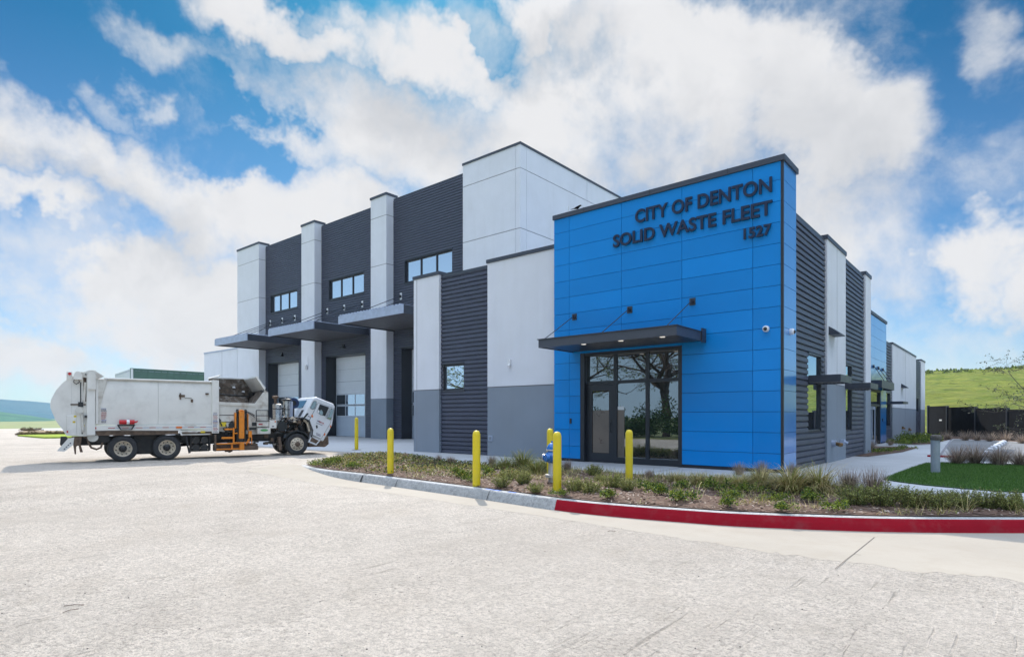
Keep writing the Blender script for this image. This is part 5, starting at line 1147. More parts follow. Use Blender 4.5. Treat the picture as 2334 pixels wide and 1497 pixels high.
# cab: one tilted shell, then doors, windows and trim on its near side
CB = [(6.34, 2.25), (6.47, 2.31), (7.20, 2.04), (7.26, 1.93), (7.14, 1.16), (7.02, 0.93), (6.77, 0.52), (6.66, 0.55), (6.30, 0.76), (6.33, 0.96), (6.17, 1.36), (5.92, 1.48), (6.11, 1.84)]
mb = MB()
def inset(poly, k, y):
    cx_ = sum(p[0] for p in poly) / len(poly); cz_ = sum(p[1] for p in poly) / len(poly)
    return [(cx_ + (p[0] - cx_) * k, y, cz_ + (p[1] - cz_) * k) for p in poly]
rings = [inset(CB, 0.965, -0.01), inset(CB, 1.0, 0.06), inset(CB, 1.0, 1.84), inset(CB, 0.965, 1.92)]
n = len(CB); vs = [v for rg in rings for v in rg]; fs = []
for j in range(3):
    for i in range(n): fs.append((j * n + i, j * n + (i + 1) % n, (j + 1) * n + (i + 1) % n, (j + 1) * n + i))
tr = tessellate_polygon([[Vector((p[0], p[1], 0)) for p in CB]]); fs += [tuple(t) for t in tr] + [tuple(3 * n + i for i in t) for t in tr]
mb.add(vs, fs); CAB = tp(mb, 'cab', M['cabw'], bevel=0.02, seg=2)
def cpoly(name, poly, y0, y1, m, **kw):
    mb = MB(); mb.prism(poly, 1, y0, y1); return tp(mb, name, m, parent=CAB, **kw)
def ring_strip(name, poly, y, w, m, closed=True):
    mb = MB(); pts = [(p[0], y, p[1]) for p in poly]
    if closed: pts.append(pts[0])
    mb.tube(pts, w, 6); return tp(mb, name, m, parent=CAB)
cpoly('door', [(6.56, 2.07), (7.19, 1.86), (7.05, 1.26), (6.67, 0.63), (6.33, 0.79), (6.35, 0.96), (6.21, 1.36)], -0.030, -0.008, M['cabw'], bevel=0.006)
ring_strip('door_gap', [(6.56, 2.075), (7.195, 1.865), (7.055, 1.26), (6.67, 0.62), (6.325, 0.785), (6.345, 0.96), (6.20, 1.37)], -0.012, 0.009, M['black'])
cpoly('door_window', [(6.62, 2.01), (6.99, 1.89), (6.83, 1.54), (6.62, 1.60), (6.50, 1.70)], -0.036, -0.031, M['black'])
ring_strip('window_rubber', [(6.62, 2.01), (6.99, 1.89), (6.83, 1.54), (6.62, 1.60), (6.50, 1.70)], -0.034, 0.010, M['steel'])
cpoly('quarter_window', [(7.09, 1.84), (7.18, 1.79), (7.06, 1.38), (6.91, 1.45), (7.0, 1.62)], -0.036, -0.031, M['cabglass'])
ring_strip('window_frame', [(7.075, 1.86), (7.19, 1.80), (7.065, 1.36), (6.89, 1.45)], -0.035, 0.012, M['chrome'])
mb = MB(); mb.tube([(7.03, -0.04, 1.88), (6.86, -0.05, 1.50), (6.84, -0.06, 1.47)], 0.015, 6); tp(mb, 'window_bar', M['chrome'], parent=CAB)
cpoly('mirror_glass', [(6.56, 1.66), (6.62, 1.60), (6.72, 1.56), (6.74, 1.70), (6.66, 1.80)], -0.045, -0.038, M['cabglass'])
cpoly('seat', [(6.50, 1.70), (6.56, 1.64), (6.60, 1.74), (6.55, 1.80)], -0.041, -0.037, M['camwhite'])
cpoly('rear_side_window', [(6.37, 2.13), (6.43, 2.15), (6.49, 2.10), (6.49, 2.02), (6.41, 1.83), (6.34, 1.80), (6.24, 1.84), (6.24, 1.88)], -0.012, 0.02, M['cabglass'], bevel=0.004)
ring_strip('window_rubber', [(6.37, 2.13), (6.43, 2.15), (6.49, 2.10), (6.49, 2.02), (6.41, 1.83), (6.34, 1.80), (6.24, 1.84), (6.24, 1.88)], -0.008, 0.010, M['steel'])
# back wall of the cab: window, louvre
bw0, bw1 = Vector((6.34, 2.25)), Vector((5.92, 1.48)); bd = (bw1 - bw0).normalized(); bn = Vector((-bd.y, bd.x)); bn = bn if bn.x < 0 else -bn
def backquad(name, t0, t1, y0, y1, m, off=0.012):
    L = (bw1 - bw0).length; mb = MB()
    a = bw0 + bd * L * t0; c = bw0 + bd * L * t1; mb.prism([(a + bn * off)[:], (c + bn * off)[:], (c - bn * 0.01)[:], (a - bn * 0.01)[:]], 1, y0, y1); return tp(mb, name, m, parent=CAB)
bq = backquad('rear_window', 0.10, 0.50, 0.55, 1.70, M['cabglass'])
backquad('rear_louvre', 0.62, 0.95, 0.25, 0.55, M['black'])
cpoly('air_louvre', [(6.11, 1.66), (6.18, 1.64), (6.02, 1.45), (5.97, 1.49)], -0.014, 0.0, M['black'])
ring_strip('wheel_arch_trim', [(6.28, 0.70), (6.33, 0.96), (6.17, 1.36), (5.92, 1.48)], -0.02, 0.028, M['black'], closed=False)
mb = MB(); mb.tube([(6.24, 0.1, 0.92), (6.16, 0.1, 1.26), (6.02, 0.1, 1.38)], 0.045, 8); tp(mb, 'arch_liner', M['rim'], parent=CAB)
cpoly('step_box', [(6.28, 0.76), (6.66, 0.56), (6.48, 0.36), (6.16, 0.50)], 0.0, 0.35, M['cabw'], bevel=0.008)
cpoly('step_tread', [(6.30, 0.70), (6.58, 0.55), (6.47, 0.43), (6.23, 0.54)], -0.006, 0.0, M['rust'])
cpoly('side_marker', [(6.30, 1.47), (6.35, 1.51), (6.31, 1.60), (6.27, 1.57)], -0.04, -0.01, M['amber'])
cpoly('side_marker', [(7.03, 1.14), (7.07, 1.18), (7.08, 1.09), (7.05, 1.06)], -0.03, -0.004, M['amber']); cpoly('side_marker', [(6.78, 0.80), (6.82, 0.86), (6.84, 0.80), (6.80, 0.74)], -0.035, -0.01, M['amber'])
cpoly('door_latch', [(6.45, 1.14), (6.50, 1.19), (6.53, 1.08), (6.48, 1.03)], -0.05, -0.03, M['black'])
mb = MB(); dd = Vector((0.90, -0.43))
def dtext(c, w, h, m_, seed):
    rr = random.Random(seed); a = 0
    up = Vector((0.43, 0.90))
    while a < w:
        l = rr.uniform(0.02, 0.045); p = Vector(c) + dd * a; q = p + dd * l
        mb.prism([p[:], q[:], (q + up * h)[:], (p + up * h)[:]], 1, -0.034, -0.031, m_); a += l + 0.012
dtext((6.50, 1.33), 0.10, 0.05, 0, 1); dtext((6.57, 1.32), 0.22, 0.035, 1, 2); dtext((6.60, 1.27), 0.18, 0.015, 1, 3); dtext((6.47, 1.26), 0.27, 0.025, 0, 4); dtext((6.46, 0.86), 0.16, 0.02, 0, 5); dtext((6.47, 0.79), 0.17, 0.035, 0, 6); dtext((6.13, 1.53), 0.10, 0.03, 0, 7)
tp(mb, 'door_decals', [M['decal'], M['decr']], parent=CAB)
# ------------------------------------------------------------------ street furniture
def bollard(x, y, h, label, z0=0.0, r=0.085, plate=False, src=None):
    if src is None:
        o = MB(); o.lathe([(r + 0.002, 0.0), (r, 0.02), (r, h - 0.10), (r * 0.97, h - 0.08), (r * 0.82, h - 0.035), (r * 0.55, h - 0.01), (0.004, h)], n=24)
        ob = o.build('bollard', M['yellow'], smooth=True)
    else: ob = src.copy(); C.objects.link(ob)
    ob.location = (x, y, z0); tag(ob, label, 'bollard', 'yellow bollards round the building'); return ob
B1 = bollard(*G(890, 1081), 1.21, 'yellow bollard at the kerb in the left part of the bed, nearest the truck')
bollard(*G(1086, 1108), 1.21, 'yellow bollard in the bed in front of the charcoal siding strip', src=B1)
bollard(*G(1270, 1122), 1.21, 'yellow bollard right in front of the blue hydrant, where the red kerb starts', src=B1)
bollard(*G(1254, 1085), 1.21, 'yellow bollard standing behind the blue fire hydrant', src=B1)
bollard(*G(1434, 1098), 1.18, 'yellow bollard in front of the glass entrance doors', src=B1)
bf = bollard(*G(812.5, 1025), 1.48, 'thin yellow bollard on the apron by the overhead door, beside the tilted cab')
mb = MB(); mb.lathe([(0.22, 0.0), (0.22, 0.012)], n=16); mb.build('base_plate', M['rust'], bf)
# hydrant
M['hyblue'] = mat('glossy_blue_paint', (0.01, 0.13, 0.42), 0.25, spec=0.6, var=0.08, vscale=8); M['hysilver'] = mat('silver_paint', (0.48, 0.48, 0.50), 0.35, metal=0.5, var=0.1, vscale=10)
hx, hy_ = G(1259, 1104)
HYD = empty('fire_hydrant', (hx, hy_, 0.0)); tag(HYD, 'blue topped fire hydrant with silver barrel between two yellow bollards', 'fire hydrant')
mb = MB(); mb.lathe([(0.09, 0), (0.09, 0.16), (0.16, 0.165), (0.16, 0.225), (0.095, 0.23), (0.085, 0.50)], n=20); mb.build('barrel', M['hysilver'], HYD, smooth=True)
mb = MB(); mb.lathe([(0.09, 0.48), (0.155, 0.52), (0.165, 0.58), (0.165, 0.66), (0.12, 0.72), (0.10, 0.76)], n=20); mb.tube([(-0.15, 0, 0.6), (-0.22, -0.01, 0.6)], 0.07, 14); mb.tube([(0.1, -0.08, 0.6), (0.16, -0.13, 0.6)], 0.07, 14); mb.tube([(0.0, -0.13, 0.6), (-0.04, -0.20, 0.6)], 0.085, 14); mb.build('nozzle_body', M['hyblue'], HYD, smooth=True)
mb = MB(); mb.tube([(-0.22, -0.01, 0.6), (-0.235, -0.012, 0.6)], 0.075, 14); mb.lathe([(0.14, 0.755), (0.14, 0.785)], n=18); mb.build('flanges', M['hysilver'], HYD, smooth=True)
mb = MB(); mb.lathe([(0.13, 0.785), (0.125, 0.82), (0.095, 0.88), (0.05, 0.92), (0.03, 0.925), (0.03, 0.97), (0.005, 0.972)], n=20); mb.build('bonnet', M['hyblue'], HYD, smooth=True)
# steel pipe post with a broken concrete cap
px_, py_ = G(2132, 1080)
PO = empty('pipe_post', (px_, py_, 0.03)); tag(PO, 'galvanised pipe post with a weathered concrete cap standing on the lawn', 'post')
M['pipe'] = mat('weathered_galvanised_pipe', (0.30, 0.34, 0.38), 0.5, metal=0.3, var=0.18, vscale=7, dirt=(0.42, 0.42, 0.40), dscale=5, damt=0.5, stretch=(1, 1, 0.4))
mb = MB(); mb.lathe([(0.105, 0), (0.105, 0.86), (0.098, 0.86)], n=24); mb.build('pipe', M['pipe'], PO, smooth=True)
M['capc'] = mat('stained_concrete_cap', (0.13, 0.115, 0.10), 0.95, var=0.35, vscale=14, bump=0.02, bscale=30, dirt=(0.05, 0.045, 0.04), dscale=9, damt=0.8)
mb = MB(); pr_ = []
for (r_, h_) in ((0.10, 0.855), (0.125, 0.87), (0.135, 0.92), (0.13, 0.975), (0.09, 1.0), (0.01, 1.005)): pr_.append((r_, h_))
mb.lathe(pr_, (0.015, 0, 0), n=18)
mb.v = [(x * (1 + 0.12 * noise.noise(Vector((x * 9, y * 9, z * 7)))), y * (1 + 0.12 * noise.noise(Vector((x * 9, y * 9, z * 7 + 5)))), z + 0.012 * noise.noise(Vector((x * 20, y * 20, z * 9)))) for x, y, z in mb.v]
mb.build('concrete_cap', M['capc'], PO, smooth=True)
# dark fence in front of the hill
F0, F1 = Vector((-5.89, 61.97)), Vector((0.25, 48.04)); FD = (F1 - F0).normalized()
FE = empty('dark_fence', (F0.x, F0.y, 0)); tag(FE, 'tall black solid panel fence at the far side of the car park', 'fence')
M['fence'] = mat('black_fence_panel', (0.006, 0.007, 0.010), 0.8, spec=0.08, var=0.15, vscale=2); M['fpost'] = mat('charcoal_fence_post', (0.022, 0.025, 0.033), 0.5)
def fh(s): return 2.44 - 0.47 * s / 15.2
posts = [(Vector(p) - F0).dot(FD) for p in (G(2117, 990), G(2172, 993.3), G(2230, 998), G(2298, 1003.3))]; posts += [posts[-1] + (posts[-1] - posts[-2]), posts[-1] + 2 * (posts[-1] - posts[-2]) + 0.1]
pn = Vector((-FD.y, FD.x)); pn = pn if pn.y < 0 else -pn
def fbox(s0, s1, d0, d1, z0, z1):
    mb = MB(); c = []
    for s, d in ((s0, d0), (s1, d0), (s1, d1), (s0, d1)): q = FD * s + pn * d; c.append((q.x, q.y))
    mb.prism(c, 2, z0, z1); return mb
for i, s in enumerate(posts):
    mb = fbox(s - 0.07, s + 0.07, -0.09, 0.09, 0, fh(s) + 0.06); mb.build('fence_post', M['fpost'], FE, bevel=0.01)
for a, c in zip(posts[:-1], posts[1:]):
    mb = MB(); nb = int((c - a) / 0.15)
    for k in range(nb):
        s0 = a + 0.07 + (c - a - 0.14) * k / nb; s1 = a + 0.07 + (c - a - 0.14) * (k + 1) / nb - 0.004
        q = fbox(s0, s1, -0.02, 0.02, 0.02, fh((a + c) / 2)); mb.add(q.v, q.f)
    q = fbox(a + 0.07, c - 0.07, -0.035, 0.035, fh((a + c) / 2) - 0.06, fh((a + c) / 2) + 0.01); mb.add(q.v, q.f)
    mb.build('fence_panel', M['fence'], FE)
mb = fbox(posts[0] + 2.4, posts[0] + 2.9, 0.022, 0.03, 1.18, 1.30); mb.build('fence_plate', M['camwhite'], FE)
# wheel stops
M['wstop'] = mat('white_wheel_stop', (0.62, 0.64, 0.68), 0.6, var=0.06, vscale=6)
wp = [(-0.93, 28.65), (-0.92, 31.6), (-0.88, 33.9), (-0.82, 36.1), (-0.76, 38.3), (-0.70, 40.5), (-0.65, 42.66)]
names = ['nearest', 'second', 'third', 'fourth', 'fifth', 'sixth', 'farthest']
base = None
for k, (x, y) in enumerate(wp):
    if base is None:
        mb = MB(); P_ = [(-0.15, 0.0), (-0.15, 0.09), (-0.08, 0.17), (0.08, 0.17), (0.15, 0.09), (0.15, 0.0)]
        mb.prism(P_, 1, -0.62, 0.62); base = mb.build('wheel_stop', M['wstop'], bevel=0.03, seg=2); ob = base
    else: ob = base.copy(); C.objects.link(ob)
    ob.location = (x, y + 0.8, 0.012); tag(ob, '%s white concrete wheel stop in the row running away across the car park' % names[k], 'wheel stop', 'white wheel stops in the car park')
# bird on the coping
BX, BY_, BZ = -11.36, 16.80, 8.47
mb = MB(); prof_ = [(-0.235, 0.05, 0.012, 0.004), (-0.20, 0.047, 0.02, 0.008), (-0.12, 0.045, 0.014, 0.010), (-0.06, 0.050, 0.028, 0.026), (0.0, 0.052, 0.042, 0.042), (0.045, 0.062, 0.040, 0.040), (0.078, 0.078, 0.026, 0.026), (0.10, 0.088, 0.024, 0.024), (0.122, 0.089, 0.020, 0.019), (0.138, 0.084, 0.009, 0.008), (0.17, 0.076, 0.002, 0.002)]
vs = []; fs = []; n = 12
for (x, z, ry, rz_) in prof_:
    for k in range(n): a = 2 * PI * k / n; vs.append((x, ry * math.cos(a), z + 0.02 + rz_ * math.sin(a)))
for i in range(len(prof_) - 1):
    for k in range(n): fs.append((i * n + k, i * n + (k + 1) % n, (i + 1) * n + (k + 1) % n, (i + 1) * n + k))
fs.append(tuple(range(n))); fs.append(tuple((len(prof_) - 1) * n + k for k in range(n)))
mb.add(vs, fs)
for s in (-1, 1): mb.tube([(0.0, 0.012 * s, 0.045), (0.006, 0.014 * s, 0.02), (0.0, 0.015 * s, 0.002), (0.022, 0.015 * s, 0.001)], [0.006, 0.0035, 0.0035, 0.003], 5)
bd_ = mb.build('bird', mat('black_feathers', (0.005, 0.005, 0.008), 0.9, spec=0.05), smooth=True); bd_.location = (BX, BY_, BZ); bd_.scale = (1.15, 1.15, 1.15); tag(bd_, 'black long-tailed bird perched on the coping of the blue tower', 'bird')
# green metal building behind the truck
GBm = mat('green_metal_cladding', (0.065, 0.135, 0.115), 0.5, var=0.06, vscale=0.7)
gb = empty('green_shed', (-95, 36, 0)); tag(gb, 'long low green metal clad building with a pale end wall behind the truck', 'building')
dS = 72.0
def GB(u, d):
    r = ray(u); return (r[0] * d, r[1] * d)
a_, b_, c_ = GB(262, 97), GB(298, 86), GB(500, 96)
zt = HC + 86 * (PHY - 838.5) / FPX
def L(p): return (p[0] + 95, p[1] - 36)
def wallquad(p, q, z0, z1, t=0.3):
    d = (Vector(q) - Vector(p)).normalized(); nn = Vector((-d.y, d.x)) * t; mb = MB(); mb.prism([L(p), L(q), L((q[0] + nn.x, q[1] + nn.y)), L((p[0] + nn.x, p[1] + nn.y))], 2, z0, z1); return mb
mb = wallquad(b_, c_, 0, zt); mb.build('green_wall', GBm, gb)
mb = wallquad(a_, b_, 0, zt - 0.1); mb.build('pale_end_wall', M['white'], gb)
mb = MB(); mb.prism([L(a_), L(b_), L(c_), L(GB(470, 112))], 2, zt - 0.4, zt - 0.3); mb.build('roof', M['galv'], gb)
mb = MB()
dd_ = (Vector(c_) - Vector(b_)); Ln = dd_.length; dd_.normalize(); nn_ = Vector((-dd_.y, dd_.x))
k = 0.4
while k < Ln:
    p = Vector(b_) + dd_ * k - nn_ * 0.04; q = p + dd_ * 0.12; mb.prism([L(p), L(q), L(q + nn_ * 0.03), L(p + nn_ * 0.03)], 2, 0, zt - 0.02); k += 0.9
mb.build('wall_ribs', GBm, gb)
# ------------------------------------------------------------------ vegetation
def leafmat(name, col, rough=0.55, trans=0.25):
    m = bpy.data.materials.new(name); m.use_nodes = True; t = m.node_tree; q = NB(t); P = t.nodes['Principled BSDF']
    P.inputs['Roughness'].default_value = rough; P.inputs['Specular IOR Level'].default_value = 0.3
    g = q.n('ShaderNodeNewGeometry'); c = q.mix(q.math('MULTIPLY', g.outputs['Random Per Island'], 1.0), tuple(x * 0.55 for x in col), tuple(min(1, x * 1.45) for x in col))
    q.l(c, P.inputs['Base Color'])
    tr_ = q.n('ShaderNodeBsdfTranslucent'); q.l(c, tr_.inputs[0]); mx = q.n('ShaderNodeMixShader'); mx.inputs[0].default_value = trans
    q.l(P.outputs[0], mx.inputs[1]); q.l(tr_.outputs[0], mx.inputs[2]); q.l(mx.outputs[0], t.nodes['Material Output'].inputs[0])
    return m
M['gstraw'] = leafmat('straw_blades', (0.48, 0.38, 0.17)); M['ggreen'] = leafmat('olive_blades', (0.21, 0.23, 0.05)); M['gbrown'] = leafmat('purple_brown_blades', (0.22, 0.16, 0.13)); M['gplume'] = leafmat('tan_plumes', (0.42, 0.33, 0.25))
M['lrose'] = leafmat('grey_green_needles', (0.15, 0.18, 0.05)); M['lrose2'] = leafmat('light_green_needles', (0.28, 0.29, 0.08)); M['lleaf'] = leafmat('bright_green_leaves', (0.19, 0.235, 0.03)); M['lleaf2'] = leafmat('dark_green_leaves', (0.03, 0.075, 0.015))
M['stem'] = mat('brown_twig', (0.09, 0.06, 0.04), 0.9); M['lyel'] = leafmat('variegated_yellow_leaves', (0.33, 0.30, 0.09)); M['lred'] = leafmat('russet_leaves', (0.16, 0.09, 0.05))
M['lawnblade'] = leafmat('lawn_blades', (0.095, 0.19, 0.035), trans=0.25)
def blade(mb, rr, base, az_, lean, L_, w, m, segs=4, droop=1.0):
    d = Vector((math.cos(az_), math.sin(az_), 0)); s = Vector((-d.y, d.x, 0)); pts = []; p = Vector(base); ang = lean
    for k in range(segs + 1):
        ww = w * (1 - k / segs) ** 0.7 * 0.5 + 0.0008; pts.append((p - s * ww, p + s * ww))
        st = L_ / segs; p = p + (d * math.sin(ang) + Vector((0, 0, math.cos(ang)))) * st; ang += droop * (0.25 + 0.75 * k / segs) * rr.uniform(0.6, 1.2) * 0.5
    for k in range(segs): mb.face([pts[k][0], pts[k][1], pts[k + 1][1], pts[k + 1][0]], m)
def weld(o):
    bm = bmesh.new(); bm.from_mesh(o.data); bmesh.ops.remove_doubles(bm, verts=bm.verts, dist=1e-6); bm.to_mesh(o.data); bm.free()
def fountain(seed, R_=0.42, H=0.5, n=420, cols=('ggreen', 'gstraw'), mix=0.5, droop=1.2, plume=0):
    rr = random.Random(seed); mb = MB()
    for k in range(n):
        a = rr.uniform(0, 2 * PI); r = abs(rr.gauss(0, 0.10)); L_ = H * rr.uniform(0.65, 1.35)
        blade(mb, rr, (r * math.cos(a), r * math.sin(a), 0), a + rr.gauss(0, 0.4), rr.uniform(0.15, 1.0) * R_ / 0.42, L_, rr.uniform(0.006, 0.013), 1 if rr.random() < mix else 0, 5, droop)
    for k in range(plume):
        a = rr.uniform(0, 2 * PI); L_ = H * rr.uniform(1.2, 1.6); ln = rr.uniform(0.02, 0.35)
        blade(mb, rr, (0.05 * math.cos(a), 0.05 * math.sin(a), 0), a, ln, L_, 0.004, 1, 4, 0.25)
        tip = Vector((math.cos(a) * math.sin(ln), math.sin(a) * math.sin(ln), math.cos(ln))) * L_ * 0.93
        for j in range(7): blade(mb, rr, tip + Vector((rr.gauss(0, 0.008), rr.gauss(0, 0.008), -0.016 * j)), rr.uniform(0, 6.3), rr.uniform(0.2, 0.9), 0.035, 0.004, 1, 1, 0)
    o = mb.build('grass_clump', [M[c] for c in cols], recalc=False); weld(o); return o
def brush(seed, n=420, H=0.42, cols=('gbrown', 'gplume')):
    rr = random.Random(seed); mb = MB()
    for k in range(n):
        a = rr.uniform(0, 2 * PI); r = abs(rr.gauss(0, 0.09)); L_ = H * rr.uniform(0.6, 1.3)
        blade(mb, rr, (r * math.cos(a), r * math.sin(a), 0), a + rr.gauss(0, 0.5), rr.uniform(0.0, 0.55), L_, rr.uniform(0.004, 0.008), 1 if rr.random() < 0.45 else 0, 3, 0.25)
    o = mb.build('brown_grass', [M[c] for c in cols], recalc=False); weld(o); return o
def leafquad(mb, rr, p, d, L_, w, m):
    d = d.normalized(); s = d.cross(Vector((rr.gauss(0, 1), rr.gauss(0, 1), rr.gauss(0, 1)))); 
    if s.length < 1e-3: return
    s = s.normalized() * w * 0.5; q = p + d * L_
    mb.face([p, p + d * L_ * 0.45 + s, q, p + d * L_ * 0.45 - s], m)
def needle_shrub(seed, stems=60, H=0.30, R_=0.25, cols=('lrose', 'lrose2', 'stem')):
    rr = random.Random(seed); mb = MB()
    for k in range(stems):
        a = rr.uniform(0, 2 * PI); r = R_ * math.sqrt(rr.random()); b0 = Vector((r * 0.45 * math.cos(a), r * 0.45 * math.sin(a), 0)); top = Vector((r * 1.15 * math.cos(a), r * 1.15 * math.sin(a), H * rr.uniform(0.6, 1.15) * (1 - 0.35 * (r / R_) ** 2)))
        mb.tube([b0, b0.lerp(top, 0.5) + Vector((0, 0, 0.02)), top], [0.004, 0.003, 0.0015], 3, 2, cap=False)
        nl = int(42 * (top - b0).length / 0.3)
        for j in range(nl):
            t = (j + rr.random()) / nl; p = b0.lerp(top, t); aa = rr.uniform(0, 2 * PI); d = Vector((math.cos(aa), math.sin(aa), rr.uniform(0.3, 1.1)))
            leafquad(mb, rr, p, d, rr.uniform(0.028, 0.048), 0.011, 1 if (rr.random() < 0.25 + 0.5 * t) else 0)
    return mb.build('needle_shrub', [M[c] for c in cols], recalc=False)
def leafy(seed, n=520, H=0.24, R_=0.27, cols=('lleaf', 'lleaf2', 'stem'), size=0.042):
    rr = random.Random(seed); mb = MB(); lobes = [(rr.gauss(0, R_ * 0.5), rr.gauss(0, R_ * 0.5), rr.uniform(0.45, 1.0)) for _ in range(7)]
    for (lx, ly, lh) in lobes: mb.tube([(lx * 0.3, ly * 0.3, 0), (lx, ly, H * lh * 0.8)], [0.006, 0.003], 3, 2, cap=False)
    for k in range(n):
        lx, ly, lh = rr.choice(lobes); v = Vector((rr.gauss(0, 1), rr.gauss(0, 1), abs(rr.gauss(0, 1)))).normalized() * rr.uniform(0.5, 1.0)
        p = Vector((lx + v.x * R_ * 0.42, ly + v.y * R_ * 0.42, 0.02 + H * lh * (0.25 + 0.75 * v.z)))
        leafquad(mb, rr, p, v + Vector((rr.gauss(0, .5), rr.gauss(0, .5), rr.gauss(0, .5))), size * rr.uniform(0.7, 1.3), size * 0.62, 1 if rr.random() < 0.35 else 0)
    return mb.build('leafy_shrub', [M[c] for c in cols], recalc=False)
hidden = []
def place(fn, seeds, spots, name, cat, group, jit=0.0, z=0.03):
    src = [fn(s) for s in seeds]; used = [False] * len(src)
    for i, sp in enumerate(spots):
        u, v, sc_, label = sp; k = i % len(src)
        o = src[k] if not used[k] else src[k].copy()
        if used[k]: C.objects.link(o)
        used[k] = True; x, y = G(u, v, z); o.name = name
        o.location = (x, y, z); o.rotation_euler = (0, 0, (i * 2.399) % 6.28); o.scale = (sc_, sc_, sc_ * (0.9 + 0.2 * ((i * 37) % 10) / 10)); tag(o, label, cat, group)
    for k, s in enumerate(src):
        if not used[k]: bpy.data.objects.remove(s)
place(lambda s: fountain(s, n=560, mix=0.6, H=0.56, droop=1.35), (1, 2, 3), [
    (1803, 1122, 1.25, 'biggest yellow-green fountain grass, arching below the corner of the blue tower'), (1866, 1122, 1.10, 'yellow-green fountain grass just right of the biggest one, next to the purple-brown grass'),
    (1733, 1110, 0.95, 'straw and green fountain grass left of the biggest clump, in front of the blue wall'), (1686, 1113, 0.75, 'fountain grass beneath a tan seed-headed tuft, in front of the right half of the blue wall'),
    (1592, 1105, 0.60, 'droopy straw-coloured grass half way between the glass entrance and the tower corner'), (1640, 1104, 0.55, 'small tan grass between two droopy clumps in front of the blue wall'), (1541, 1099, 0.55, 'short straw grass in front of the right end of the entrance glazing')],
    'fountain_grass', 'ornamental grass', 'fountain grasses along the back of the bed')
place(lambda s: fountain(s, cols=('ggreen', 'gstraw'), mix=0.22, droop=0.9, n=460, H=0.46), (11, 12), [
    (1152, 1070, 1.0, 'bushy green grass clump at the left of the green group by the grey wall base'), (1192, 1066, 1.15, 'tallest bushy green grass clump in front of the grey wall base'), (1222, 1080, 0.95, 'bushy green grass clump touching the left side of the blue hydrant'), (1240, 1070, 0.9, 'green grass clump hidden partly behind the hydrant and its bollards')],
    'green_grass', 'ornamental grass', 'green grasses beside the hydrant')
place(brush, (21, 22), [
    (1935, 1124, 1.10, 'purple-brown upright grass, left one of the pair on the walkway corner'), (1990, 1130, 1.05, 'purple-brown upright grass, right one of the pair on the walkway corner'),
    (1122, 1062, 0.7, 'thin brown grass at the left edge of the green group by the grey wall base'), (1027, 1058, 0.6, 'brown grass at the back of the bed in front of the charcoal strip'), (925, 1046, 0.45, 'low brown grass at the back of the bed beside the walkway bend'), (1000, 1053, 0.5, 'low brown grass left of the second brown tuft at the walkway edge'), (820, 1045, 0.42, 'dull brown tuft near the left tip of the bed'),
    (1293, 1072, 0.6, 'brown grass right behind the hydrant side bollard, at the blue wall'), (1352, 1076, 0.45, 'reddish brown tuft at the back of the bed below the entrance door'), (1480, 1092, 0.5, 'reddish brown tuft at the back of the bed below the entrance glazing'),
    (1685, 1082, 0.75, 'tan seed-headed grass standing tall against the blue wall'), (1737, 1084, 0.75, 'tan seed-headed grass nearer the tower corner'), (1808, 1086, 0.75, 'tan seed-headed grass behind the biggest fountain grass')],
    'brown_grass', 'ornamental grass', 'brown feathery grasses in the bed')
place(needle_shrub, (31, 32, 33), [
    (1395, 1112, 1.15, 'round grey-green needle shrub in the open mulch left of the entrance bollard'), (1354, 1085, 0.95, 'loose needle shrub below the entrance door'), (1345, 1124, 1.0, 'needle shrub in the front of the bed, right of the hydrant bollard'), (1309, 1120, 1.0, 'needle shrub right next to the hydrant bollard base'),
    (1432, 1118, 0.8, 'small bluish needle shrub at the foot of the entrance bollard'), (1366, 1098, 0.6, 'little needle shrub between the two round ones near the door'), (1158, 1095, 0.9, 'needle shrub in front of the bushy green grasses'), (1194, 1103, 0.95, 'needle shrub left of the hydrant near the kerb'), (1143, 1110, 0.85, 'needle shrub at the kerb right of the second bollard'), (1222, 1122, 0.7, 'needle shrub at the kerb just before the red paint starts'),
    (1950, 1150, 1.25, 'dense rosemary-like shrub, leftmost of the row behind the red kerb'), (2012, 1152, 1.25, 'dense rosemary-like shrub, second of the row behind the red kerb'), (2080, 1154, 1.15, 'dense rosemary-like shrub, third of the row behind the red kerb'), (2142, 1158, 1.05, 'rosemary-like shrub, fourth of the row behind the red kerb'), (2200, 1158, 0.95, 'rosemary-like shrub, fifth of the row behind the red kerb'), (2250, 1158, 1.05, 'bright rosemary-like shrub, sixth of the row behind the red kerb'), (2300, 1162, 0.95, 'rosemary-like shrub, last of the row at the right edge of the bed'),
    (2330, 1158, 0.9, 'rosemary-like shrub cut by the right edge of the picture'), (2045, 1142, 0.8, 'small rosemary-like shrub behind the second and third of the front row'), (2170, 1148, 0.8, 'small rosemary-like shrub behind the fourth and fifth of the front row')],
    'needle_shrub', 'shrub', 'needle-leaved shrubs in the bed')
